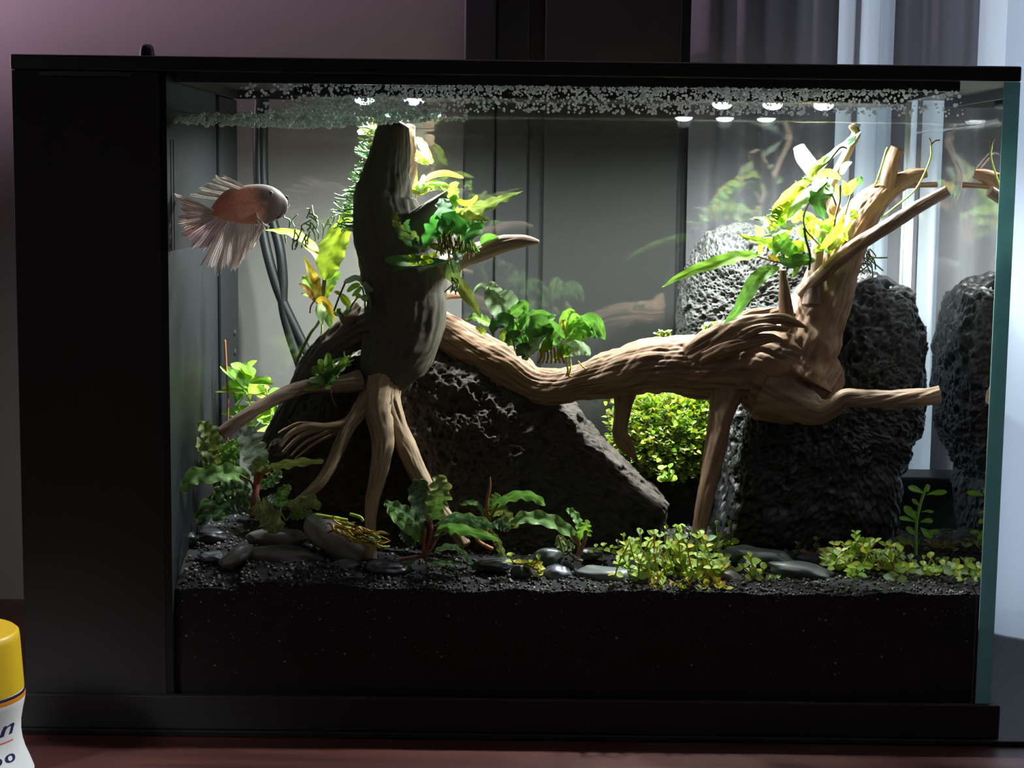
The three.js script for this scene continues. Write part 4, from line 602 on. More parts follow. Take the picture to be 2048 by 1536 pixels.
// thin sprouts rising from the right branches, and roots hanging at its back
{
  rnd = mulberry(308); const p = plant('sprout', 'two thin leafless green shoots rising from the right branch', 1750, 440, -0.09);
  stem(p, [stalk([[1736, 395, -0.092], [1752, 365, -0.09], [1764, 330, -0.088], [1772, 302, -0.087], [1776, 295, -0.087]], C.lime, 2)]);
  stem(p, [stalk([[1762, 436, -0.085], [1790, 414, -0.08], [1830, 380, -0.077], [1852, 340, -0.076], [1862, 312, -0.076], [1862, 292, -0.076]], C.lime, 1.8), stalk([[1862, 292, -0.076], [1862, 284, -0.076], [1858, 276, -0.076]], C.brown, 1), stalk([[1862, 290, -0.076], [1870, 282, -0.076], [1880, 280, -0.076]], C.brown, 1)]);
  const r = plant('root_tuft', 'tuft of thin greenish roots hanging behind the right branch over the black rock', 1700, 520, -0.1), list = [];
  for (let i = 0; i < 26; i++) { const x = R(1690, 1740), y = R(495, 515); list.push(stalk([[x, y, -0.1 + R(0, 0.01)], [x + R(-12, 16), y + R(8, 20), -0.09], [x + R(-30, 40), y + R(12, 44), -0.088]], [C.deep, C.olive, C.silver][i % 3], 0.8)); }
  tag(put('root', join(list), stemMat, r), null, null, null, 'stuff');
}
// hair algae on the trunk and yellow shoots at the water surface
{
  rnd = mulberry(309); const list = [], edge = [[748, 258], [742, 300], [734, 345], [722, 375], [706, 402], [702, 440], [706, 470]];
  for (let i = 0; i < 100; i++) { const q = spline(edge, Math.pow(rnd(), 1.1)), l = R(10, 32) * (q[1] < 395 ? 1 : 1.25); list.push(stalk([[q[0] + 3, q[1], -0.079 + R(-0.008, 0.006)], [q[0] - l * 0.5, q[1] - R(-2, 6), -0.079 + R(-0.01, 0.008)], [q[0] - l, q[1] - R(-6, 14), -0.079 + R(-0.014, 0.01)]], i % 3 ? [0.2, 0.42, 0.15] : [0.36, 0.5, 0.28], 0.42)); }
  for (let i = 0; i < 36; i++) { const x = R(565, 690), y = 455 + R(-20, 50); list.push(stalk([[x, y, -0.095], [x + R(-8, 8), y - R(6, 18), -0.095], [x + R(-16, 16), y - R(14, 34), -0.095]], [0.2, 0.34, 0.16], 0.3)); }
  tag(put('hair_algae', join(list), stemMat), 'fringe of fine green hair algae along the left edge of the trunk', 'algae', null, 'stuff');
  const z = -0.085, p = plant('emergent_sprig', 'pale yellow leaf tips at the water line beside the trunk top', 740, 262, z);
  for (const [a, b, w] of [[[748, 262], [722, 256], 5], [[740, 266], [716, 268], 4], [[744, 262], [752, 248], 6], [[748, 270], [738, 252], 5], [[734, 258], [714, 264], 3.5], [[750, 256], [740, 246], 4]]) leaf(p, [[...a, z], [(a[0] + b[0]) / 2, (a[1] + b[1]) / 2 - 2, z + 0.002], [...b, z + 0.003]], w, { c: C.yellow, tip: [0.7, 0.6, 0.2], shape: 'oval' });
}

// ---------------------------------------------------------------- rosettes with wavy dark leaves in the foreground
function wavy(label, x, y, z, leaves, stems, seed) {
  rnd = mulberry(seed); const p = plant('wavy_leaf_plant', label, x, y, z);
  for (const [rows, w, c, t, o] of leaves) leaf(p, rows, w, { c: C[c], turn: t ?? 20, ruffle: 1, wave: 0.22, nv: 34, shape: 'strap', stalk: 0.12, rim: [0.25, 0.34, 0.06], speck: 0.35, ...o });
  stem(p, stems.map(([rows, c, r]) => stalk(rows, C[c], r)));
  return p;
}
{
  let z = -0.045;
  wavy('wavy-leaved plant with a pale upright leaf and thick red stem at the left', 512, 1010, z, [
    [[[518, 950, z], [512, 915, z + 0.006], [500, 885, z + 0.008], [493, 850, z + 0.006]], 26, 'silver', 10],
    [[[520, 950, z], [545, 935, z + 0.006], [590, 925, z + 0.01], [648, 922, z + 0.01]], 11, 'olive', 35],
    [[[512, 950, z], [520, 930, z + 0.004], [532, 915, z + 0.004]], 17, 'olive', 0],
    [[[500, 960, z], [470, 945, z + 0.008], [430, 948, z + 0.014], [385, 955, z + 0.018], [364, 985, z + 0.02]], 19, 'mid', 15],
    [[[510, 1008, z + 0.006], [525, 1020, z + 0.014], [545, 1045, z + 0.018], [552, 1068, z + 0.018]], 24, 'olive', 10],
    [[[515, 975, z], [545, 960, z - 0.002], [560, 940, z - 0.004]], 12, 'deep', 10], [[[500, 985, z], [470, 975, z + 0.004], [445, 985, z + 0.006], [432, 1005, z + 0.006]], 18, 'dark', 10],
    [[[505, 1010, z], [480, 1000, z + 0.004], [455, 1010, z + 0.006], [425, 1040, z + 0.006]], 22, 'dark', -10], [[[520, 1020, z], [548, 1005, z], [580, 1010, z]], 16, 'dark', 10],
    [[[500, 1000, z], [460, 990, z - 0.006], [420, 1010, z - 0.01], [395, 1050, z - 0.01]], 18, 'dark', 10],
  ], [[[[515, 945, z], [513, 970, z], [509, 1000, z + 0.002], [505, 1030, z]], 'red', 7], [[[504, 920, z], [512, 950, z], [514, 975, z]], 'rust', 4], [[[545, 938, z + 0.006], [526, 948, z + 0.003], [516, 970, z]], 'rust', 3], [[[480, 950, z + 0.006], [502, 965, z + 0.003], [508, 985, z]], 'brown', 2.4]], 401);
  z = -0.075;
  wavy('olive round-leaved plant behind, under the cut end of the left branch', 430, 960, z, [
    [[[438, 930, z], [430, 890, z + 0.004], [415, 860, z + 0.006], [396, 845, z + 0.006]], 18, 'olive', 10, { shape: 'oval' }], [[[440, 935, z], [425, 915, z + 0.008], [418, 900, z + 0.012], [420, 930, z + 0.014]], 20, 'olive', 0, { shape: 'oval' }],
    [[[435, 935, z], [405, 895, z + 0.002], [380, 880, z + 0.006], [355, 885, z + 0.006]], 11, 'olive', 25], [[[440, 930, z], [455, 900, z], [470, 880, z - 0.002]], 13, 'bright', 0, { shape: 'oval' }],
    [[[442, 935, z], [465, 910, z], [480, 902, z]], 16, 'mid', 10, { shape: 'oval' }], [[[442, 940, z], [460, 935, z + 0.002], [480, 930, z + 0.002]], 15, 'mid', 0, { shape: 'oval' }], [[[430, 945, z], [400, 935, z], [375, 945, z]], 14, 'dark', 0], [[[440, 945, z], [470, 942, z + 0.004], [490, 955, z + 0.004]], 12, 'deep', 20],
  ], [[[[432, 870, z + 0.002], [437, 900, z], [436, 930, z]], 'mid', 3], [[[436, 925, z], [432, 950, z], [430, 980, z]], 'brown', 4]], 402);
  z = -0.034;
  wavy('small green plant below the tip of the curved driftwood root', 600, 1030, z, [
    [[[560, 1010, z], [565, 985, z + 0.003], [582, 972, z + 0.004]], 12, 'mid', 10, { shape: 'oval' }], [[[556, 1010, z], [545, 1000, z], [538, 990, z]], 8, 'silver', 10], [[[550, 1008, z], [565, 1008, z + 0.004], [590, 1002, z + 0.004]], 6, 'mid', 20],
    [[[585, 1030, z], [600, 1015, z + 0.002], [620, 1000, z + 0.002], [640, 1018, z + 0.002]], 14, 'olive', 15], [[[580, 1035, z], [600, 1030, z], [625, 1022, z]], 9, 'mid', 20],
  ], [[[[560, 1005, z], [562, 1025, z], [570, 1040, z]], 'olive', 2], [[[590, 1020, z], [580, 1032, z], [572, 1042, z]], 'olive', 2]], 403);
  z = -0.03;
  wavy('wavy-leaved plant with red stems and an upright leaf beside the front root', 855, 1110, z, [
    [[[868, 1040, z], [872, 1010, z + 0.004], [880, 980, z + 0.006], [878, 950, z + 0.004]], 24, 'mid', 15, { tip: C.olive, rim: [0.4, 0.4, 0.08] }], [[[855, 1045, z], [842, 1010, z - 0.004], [838, 980, z - 0.006], [850, 960, z - 0.006]], 24, 'dark', 20],
    [[[850, 1065, z], [830, 1040, z + 0.006], [800, 1020, z + 0.009], [768, 1005, z + 0.009]], 15, 'deep', 25], [[[845, 1085, z], [825, 1060, z + 0.008], [800, 1040, z + 0.012], [775, 1015, z + 0.012]], 14, 'mid', 20],
    [[[870, 1075, z], [890, 1058, z + 0.008], [930, 1060, z + 0.012], [1000, 1080, z + 0.013]], 12, 'mid', 25], [[[872, 1055, z], [905, 1038, z + 0.004], [950, 1042, z + 0.006], [990, 1055, z + 0.006]], 14, 'dark', 20],
    [[[865, 1108, z], [890, 1094, z + 0.006], [920, 1098, z + 0.009], [945, 1130, z + 0.01]], 8, 'dark', 35], [[[845, 1115, z], [870, 1125, z + 0.006], [900, 1122, z + 0.01], [925, 1128, z + 0.01]], 8, 'dark', 35],
    [[[830, 1095, z], [815, 1075, z + 0.004], [800, 1065, z + 0.004]], 12, 'dark', 10], [[[835, 1112, z], [815, 1130, z + 0.008], [796, 1160, z + 0.01]], 7, 'dark', 10],
  ], [[[[858, 1035, z], [862, 1060, z], [858, 1085, z], [848, 1112, z]], 'red', 5], [[[878, 1050, z], [868, 1085, z], [852, 1112, z]], 'rust', 4], [[[850, 1060, z + 0.002], [848, 1085, z + 0.002], [845, 1110, z]], 'rust', 3.4], [[[800, 1120, z], [825, 1115, z], [850, 1112, z]], 'red', 4], [[[890, 1062, z + 0.006], [870, 1080, z + 0.004], [860, 1100, z]], 'brown', 2.6], [[[856, 1030, z + 0.002], [860, 1042, z + 0.003], [862, 1060, z]], 'rust', 2.4]], 404);
  z = -0.042;
  wavy('wavy-leaved plant with an orange base and one thin upright reddish shoot', 972, 1060, z, [
    [[[980, 1030, z], [1000, 1005, z + 0.004], [1035, 990, z + 0.007], [1070, 995, z + 0.008], [1090, 1012, z + 0.008]], 11, 'mid', 25], [[[982, 1020, z], [988, 1000, z], [998, 988, z]], 10, 'mid', 10], [[[970, 1035, z], [958, 1012, z + 0.004], [940, 1005, z + 0.005], [920, 1010, z + 0.005]], 6, 'mid', 30],
    [[[985, 1030, z], [1005, 1022, z + 0.006], [1020, 1040, z + 0.009], [1036, 1055, z + 0.009]], 12, 'olive', 15], [[[980, 1060, z], [995, 1085, z + 0.008], [1010, 1118, z + 0.01]], 8, 'olive', 20], [[[965, 1065, z], [945, 1060, z], [930, 1075, z]], 12, 'dark', 10], [[[985, 1050, z], [1005, 1048, z - 0.004], [1020, 1060, z - 0.004]], 13, 'dark', 10],
  ], [[[[980, 954, z + 0.003, 1.6], [980, 975, z + 0.003, 2.6], [974, 1005, z + 0.002, 3.4], [974, 1040, z, 4]], 'rust', 3], [[[972, 1020, z], [974, 1040, z], [970, 1075, z]], 'orange', 5], [[[950, 1072, z + 0.004], [960, 1085, z + 0.004], [985, 1098, z + 0.004]], 'orange', 4], [[[996, 1008, z + 0.004], [984, 1030, z + 0.002], [976, 1050, z]], 'rust', 2.6]], 405);
  z = -0.036;
  wavy('wavy-leaved plant with one long leaf pointing left and a cupped bright leaf', 1160, 1100, z, [
    [[[1158, 1085, z], [1135, 1060, z + 0.006], [1095, 1040, z + 0.01], [1050, 1035, z + 0.012], [1020, 1046, z + 0.012]], 15, 'mid', 20], [[[1160, 1080, z], [1168, 1060, z + 0.004], [1176, 1040, z + 0.006]], 16, 'bright', 20, { shape: 'heart', speck: 0 }], [[[1158, 1075, z], [1158, 1050, z], [1148, 1028, z - 0.002], [1132, 1018, z - 0.002]], 9, 'mid', 20],
    [[[1150, 1095, z], [1132, 1085, z + 0.004], [1118, 1075, z + 0.005], [1128, 1110, z + 0.006]], 6, 'olive', 20], [[[1148, 1098, z], [1130, 1090, z], [1110, 1085, z]], 12, 'dark', 10],
  ], [[[[1172, 1060, z + 0.003], [1168, 1085, z], [1158, 1110, z]], 'brown', 4], [[[1150, 1072, z + 0.003], [1158, 1090, z], [1156, 1112, z]], 'rust', 4], [[[1135, 1100, z], [1150, 1118, z + 0.002], [1165, 1122, z + 0.002]], 'brown', 3]], 406);
}

// ---------------------------------------------------------------- stem plants and carpet clumps of small oval leaves
const smallLeaf = [0.48, 0.42, 0.36].map((w, i) => gridGeometry(2, 5, (u, v, p, c) => { const k = (u - 0.5) * 2, h = w * Math.pow(Math.sin(PI * Math.pow(clamp(v, 0.02, 0.98), 0.85 + 0.2 * i)), 0.65); p.set(k * h, v, 0.16 * k * k * h * 2 - 0.22 * v * v); c.setScalar(0.9 + 0.2 * (1 - Math.abs(k))); }));
const tints = {}; const tintMat = (c) => (tints[c] ??= vcol(0.9, { color: col(C[c]), transmission: 0.42, thickness: 0, side: THREE.DoubleSide, clearcoat: 0.2, clearcoatRoughness: 0.35 }));
const leafCount = new Map(), furtherLeaves = new Map();          // leaves past 290 on one plant go into one mass
function putLeaf(parent, p, dir, up, len, tint) {
  const n = (leafCount.get(parent) ?? 0) + 1; leafCount.set(parent, n);
  const y = dir.clone().normalize(), x = y.clone().cross(up).normalize(), zz = x.clone().cross(y);
  if (n > 290) { const list = furtherLeaves.get(parent) ?? []; furtherLeaves.set(parent, list); list.push([new THREE.Matrix4().makeBasis(x, y, zz).scale(V(len, len, len)).setPosition(p.clone().sub(parent.position)), tint]); return; }
  const m = new THREE.Mesh(smallLeaf[Math.floor(rnd() * 3)], tintMat(tint)); m.name = 'leaf';
  m.quaternion.setFromRotationMatrix(new THREE.Matrix4().makeBasis(x, y, zz)); m.position.copy(p).sub(parent.position); m.scale.setScalar(len); parent.add(m);
}
// a shoot from a foot to a tip, leaves in crossed pairs, the largest near the top
function shoot(parent, foot, tip, z, dz, pairs, leafPx, tones, stems, stemTone = 'lime', from = 0.12) {
  const most = 1024 + 0.2335 / mpp(z); foot = [Math.min(foot[0], most - R(0, 10)), foot[1]]; tip = [Math.min(tip[0], most - R(0, 10)), tip[1]];   // keeps clear of the right glass
  const rows = [[...foot, z], [lerp(foot[0], tip[0], 0.45) + R(-7, 7), lerp(foot[1], tip[1], 0.5) + R(-3, 3), z + dz * 0.5 + R(-0.0015, 0.0015)], [...tip, z + dz]], P = rows.map((r) => at(...r).toArray());
  stems.push(stalk(rows, C[stemTone], 1.3));
  for (let i = 0; i < pairs; i++) {
    const t = pairs < 2 ? 1 : lerp(from, 1, i / (pairs - 1)), q = V(...spline(P, t)), a0 = i * 1.57 + R(-0.4, 0.4), lift = lerp(0.15, 0.9, t) + R(-0.15, 0.15), l = leafPx * mpp(z) * R(0.8, 1.15) * (i === pairs - 1 ? 0.75 : 1);
    for (const s of [0, PI]) { const a = a0 + s, d = V(Math.cos(a) + R(-0.3, 0.3), lift + R(-0.25, 0.25), Math.sin(a) * 0.7); putLeaf(parent, q, d, V(R(-0.5, 0.5) - Math.cos(a) * lift, R(0.5, 1), R(0.2, 1.1)), l * 1.5, tones[Math.floor(rnd() * tones.length)]); }
  }
}
function clump(name, label, x, y, z, f, seed) { rnd = mulberry(seed); const p = plant(name, label, x, y, z), stems = []; f(p, stems); tag(put('stem', join(stems), stemMat, p), null, null, null, 'stuff');
  const more = furtherLeaves.get(p);
  if (more) { const im = new THREE.InstancedMesh(smallLeaf[1], vcol(0.9, { transmission: 0.42, thickness: 0, side: THREE.DoubleSide }), more.length); more.forEach(([m, t], i) => { im.setMatrixAt(i, m); im.setColorAt(i, col(C[t])); }); im.name = 'foliage'; tag(im, null, null, null, 'stuff'); p.add(im); }
  return p; }
clump('stem_plant', 'bright green stem plant against the filter compartment at the left', 500, 880, -0.13, (p, s) => {
  for (const [fx, fy, tx, ty, n, l] of [[520, 900, 490, 745, 7, 30], [540, 905, 532, 775, 6, 24], [500, 900, 468, 790, 5, 26], [545, 900, 560, 840, 4, 22]]) shoot(p, [fx, fy], [tx, ty], -0.13, 0.004, n, l, ['bright', 'bright', 'lime'], s, 'lime');
  const z = -0.12; leaf(p, [[496, 775, z], [470, 750, z], [440, 732, z]], 10, { c: C.bright, shape: 'oval', turn: 15 }); leaf(p, [[492, 770, z], [492, 745, z], [488, 726, z]], 12, { c: C.bright, shape: 'oval', turn: 20 }); leaf(p, [[490, 770, z], [475, 750, z + 0.003], [462, 738, z + 0.003]], 9, { c: C.bright, shape: 'oval', turn: 10 }); leaf(p, [[490, 785, z], [465, 780, z], [430, 784, z]], 5, { c: C.lime, turn: 20 }); leaf(p, [[500, 765, z], [520, 760, z], [548, 768, z]], 8, { c: C.bright, shape: 'oval', turn: 20 });
  s.push(stalk([[450, 680, -0.12], [453, 740, -0.12], [456, 800, -0.12], [455, 880, -0.12]], C.rust, 2));
});
clump('stem_plant', 'second bright stem plant behind the lava rock at the left', 590, 880, -0.15, (p, s) => {
  for (const [fx, fy, tx, ty, n] of [[585, 900, 575, 800, 5], [600, 890, 600, 790, 5], [560, 905, 552, 830, 4]]) shoot(p, [fx, fy], [tx, ty], -0.15, 0.003, n, 26, ['bright', 'lime'], s, 'gold');
});
clump('stem_plant', 'lone green stem plant standing by the right glass', 1838, 1095, -0.058, (p, s) => {
  const z = -0.058; s.push(stalk([[1832, 1110, z], [1833, 1050, z], [1840, 1010, z], [1852, 975, z]], C.bright, 3));
  for (const [a, b, w, t] of [[[1850, 988], [1816, 974], 6.5, 20], [[1852, 990], [1894, 984], 6, 20], [[1855, 985], [1856, 968], 5, 0], [[1840, 1012], [1824, 998], 4.5, 10], [[1836, 1040], [1808, 1012], 8, 10], [[1836, 1046], [1826, 1022], 7, 10], [[1832, 1044], [1798, 1036], 5, 25], [[1842, 1024], [1868, 1024], 4, 40], [[1840, 1044], [1866, 1042], 6, 25], [[1836, 1072], [1812, 1054], 6, 10], [[1840, 1054], [1864, 1076], 7, 10], [[1850, 1066], [1880, 1064], 5, 20]]) leaf(p, [[...a, z], [(a[0] + b[0]) / 2, (a[1] + b[1]) / 2 + (t > 15 ? -2 : 0), z + 0.003], [...b, z + 0.004]], w, { c: C.bright, shape: 'spoon', turn: t, nv: 14, nu: 6 });
});
const CT = ['lime', 'fresh', 'lime', 'fresh', 'pale', 'yellow'];
clump('carpet_plant', 'largest yellow-green carpet clump, in front of the beam prop root', 1345, 1150, -0.04, (p, s) => {
  for (let i = 0; i < 84; i++) { const x = R(1245, 1450), k = (x - 1345) / 105, z = R(-0.016, -0.055), top = 1078 + 12 * k * k + R(-16, 60); shoot(p, [x + R(-34, 34), 1172 - 20 * Math.abs(k) + R(-14, 8)], [x, clamp(top, 1064, 1165)], z, R(0.001, 0.006), rnd() < 0.5 ? 4 : 3, R(9, 15), CT, s, rnd() < 0.4 ? 'gold' : 'lime'); }
  for (let i = 0; i < 26; i++) { const x = R(1300, 1450), z = R(-0.009, -0.016); shoot(p, [x + R(-20, 20), R(1175, 1190)], [x, R(1150, 1180)], z, 0.001, 2, R(10, 14), ['lime', 'gold', 'yellow', 'bright'], s, 'gold'); }
});
clump('carpet_plant', 'small carpet clump beside the streaked pebble at the front', 1540, 1160, -0.03, (p, s) => {
  for (const [fx, fy, tx, ty, n] of [[1510, 1160, 1500, 1112, 4], [1520, 1165, 1505, 1130, 3], [1505, 1160, 1488, 1135, 3], [1525, 1170, 1520, 1148, 2], [1560, 1175, 1550, 1158, 3], [1575, 1180, 1580, 1162, 3], [1565, 1182, 1568, 1170, 2], [1590, 1184, 1598, 1170, 2], [1545, 1176, 1536, 1160, 2], [1520, 1170, 1512, 1158, 3], [1580, 1188, 1575, 1178, 2], [1530, 1150, 1528, 1138, 2]]) shoot(p, [fx, fy], [tx, ty], R(-0.02, -0.032), 0.002, n, 13, CT, s, rnd() < 0.5 ? 'gold' : 'lime');
});
clump('carpet_plant', 'tall-tipped carpet clump at the centre right, leaves turning orange below', 1715, 1120, -0.05, (p, s) => {
  for (let i = 0; i < 44; i++) { const x = R(1645, 1790), k = Math.abs(x - 1715) / 70, z = R(-0.03, -0.06); shoot(p, [x + R(-26, 26), R(1126, 1146)], [x, 1092 + 12 * k + R(-14, 26)], z, 0.003, 3, R(10, 15), CT, s, rnd() < 0.5 ? 'orange' : 'lime'); }
  for (const [fx, tx, ty] of [[1715, 1712, 1068], [1722, 1730, 1084], [1705, 1704, 1090]]) shoot(p, [fx, 1130], [tx, ty], -0.045, 0.002, 5, 12, ['lime', 'bright'], s, 'lime');
  for (const [x, y] of [[1700, 1152], [1705, 1146], [1710, 1160]]) shoot(p, [x + 6, y - 10], [x, y], -0.012, 0.002, 2, 13, ['bright', 'lime'], s, 'gold');
});
clump('carpet_plant', 'wide carpet clump under the lone stem plant, reaching the right glass', 1850, 1130, -0.06, (p, s) => {
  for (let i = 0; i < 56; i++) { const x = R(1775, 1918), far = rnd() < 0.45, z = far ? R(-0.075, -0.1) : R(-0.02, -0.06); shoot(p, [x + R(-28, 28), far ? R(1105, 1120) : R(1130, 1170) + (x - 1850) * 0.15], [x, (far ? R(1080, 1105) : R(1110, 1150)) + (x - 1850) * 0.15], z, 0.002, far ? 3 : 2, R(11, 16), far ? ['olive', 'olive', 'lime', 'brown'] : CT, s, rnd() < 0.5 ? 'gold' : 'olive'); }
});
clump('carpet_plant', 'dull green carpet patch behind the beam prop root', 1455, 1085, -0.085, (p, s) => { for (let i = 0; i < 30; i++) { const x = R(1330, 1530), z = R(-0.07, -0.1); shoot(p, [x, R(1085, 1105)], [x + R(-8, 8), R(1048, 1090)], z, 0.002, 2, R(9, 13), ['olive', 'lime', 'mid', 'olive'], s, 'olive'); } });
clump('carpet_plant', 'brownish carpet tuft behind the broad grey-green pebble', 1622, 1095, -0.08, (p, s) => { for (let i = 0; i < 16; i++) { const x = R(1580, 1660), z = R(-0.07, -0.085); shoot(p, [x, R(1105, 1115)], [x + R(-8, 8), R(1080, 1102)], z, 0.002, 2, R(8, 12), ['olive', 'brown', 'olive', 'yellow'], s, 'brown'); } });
clump('sprig', 'loose yellow sprig lying on the soil left of the round blue-grey pebble', 1060, 1130, -0.02, (p, s) => { for (const [fx, fy, tx, ty, n] of [[1030, 1128, 1022, 1114, 2], [1040, 1128, 1060, 1126, 2], [1062, 1130, 1078, 1118, 2], [1068, 1132, 1080, 1138, 2], [1070, 1135, 1078, 1154, 3]]) shoot(p, [fx, fy], [tx, ty], -0.02, 0.002, n, 12, ['lime', 'yellow', 'bright'], s, 'orange'); s.push(stalk([[1026, 1126, -0.02], [1045, 1128, -0.018], [1066, 1133, -0.019]], C.orange, 1.8)); });
clump('sprig', 'tiny bright sprig in the dark hollow below the moss ball', 1335, 950, -0.115, (p, s) => { for (const [tx, ty] of [[1325, 940], [1340, 936], [1346, 950], [1330, 952]]) shoot(p, [1336, 962], [tx, ty], -0.115, 0.003, 2, 13, ['bright', 'lime'], s); });
clump('sprig', 'tiny bright sprig on top of the beam by the rounded lava rock', 1422, 660, -0.11, (p, s) => { for (const [tx, ty] of [[1416, 652], [1428, 650], [1408, 660]]) shoot(p, [1420, 668], [tx, ty], -0.11, 0.002, 2, 11, ['bright'], s); for (let i = 0; i < 8; i++) { const x = R(1312, 1350); shoot(p, [x, 674], [x, R(662, 672)], -0.11, 0.001, 1, 7, ['mid', 'olive'], s); } });
clump('sprig', 'tiny yellow sprig on the soil between two wavy-leaved plants', 1205, 1085, -0.045, (p, s) => { for (const [x, y] of [[1208, 1092], [1222, 1096], [1236, 1086], [1192, 1094]]) shoot(p, [x, y + 10], [x, y], -0.045, 0.002, 2, 9, ['lime', 'olive'], s, 'olive'); });
// moss ball behind the beam
{
  rnd = mulberry(501); const z = -0.15, p = plant('moss_ball', 'dense yellow-green ball of tiny leaves seen under the beam', 1330, 860, z), c0 = at(1335, 862, z), s = mpp(z);
  const core = gridGeometry(60, 40, (u, v, q, c) => { const a = u * 2 * PI, th = v * PI, n = 1 + 0.12 * noise3(Math.cos(a) * 2, Math.sin(a) * 2, th * 2), st = Math.sin(th); q.set(Math.cos(a) * st * 84 * s * n, Math.cos(th) * 84 * s * n, Math.sin(a) * st * 70 * s * n).add(c0); c.setRGB(0.06, 0.1, 0.02); }, true);
  put('core', core, stemMat, p);
  const N = 5200, g = smallLeaf[0], im = new THREE.InstancedMesh(g, vcol(0.9, { transmission: 0.4, thickness: 0, side: THREE.DoubleSide }), N), k = new THREE.Color(), m = new THREE.Matrix4(), o = V(0, 0, 0), q = new THREE.Quaternion(), sc = V(1, 1, 1);
  for (let i = 0; i < N; i++) {
    const d = V(R(-1, 1), R(-1, 1), R(-0.5, 1)).normalize(), r = R(0.86, 1.14) * (1 + 0.16 * noise3(d.x * 3, d.y * 3, d.z * 3)), bump = rnd() < 0.06 ? 1.12 : 1;
    o.set(d.x * 101 * s * r * bump, d.y * 88 * s * r, d.z * 76 * s * r).add(c0).sub(p.position);
    const dir = d.clone().add(V(R(-1, 1), R(0, 1.2), R(-1, 1))).normalize(), x = dir.clone().cross(V(R(-1, 1), 1, R(-1, 1))).normalize();
    q.setFromRotationMatrix(m.makeBasis(x, dir, x.clone().cross(dir))); sc.setScalar(R(8, 13) * s); im.setMatrixAt(i, m.compose(o, q, sc));
    const t = [C.lime, C.lime, C.yellow, C.bright, C.olive][Math.floor(rnd() * 5)]; im.setColorAt(i, k.setRGB(...t).multiplyScalar(R(0.7, 1.1)));
  }
  im.name = 'foliage'; tag(im, null, null, null, 'stuff'); p.add(im);
}
// tangle of decaying moss on the glossy pebble
{
  rnd = mulberry(502); const list = []; for (let i = 0; i < 60; i++) { const x = R(655, 765), y = 1030 + (x - 640) * 0.3 + R(-4, 30), z = R(-0.028, -0.016); list.push(stalk([[x - R(5, 20), y - R(0, 8), z], [x, y + R(-6, 6), z + 0.002], [x + R(6, 24), y + R(-3, 12), z]], [C.yellow, C.gold, C.olive, C.brown, C.gold][i % 5], R(1.2, 2.6))); }
  list.push(stalk([[632, 1030, -0.02], [660, 1034, -0.018], [695, 1040, -0.018]], C.lime, 3), stalk([[700, 1028, -0.02], [720, 1034, -0.018], [726, 1042, -0.018]], C.lime, 3));
  tag(put('moss_tangle', join(list), stemMat), 'tangle of yellowing moss strands draped over the glossy sloping pebble', 'moss', null, 'stuff');
}

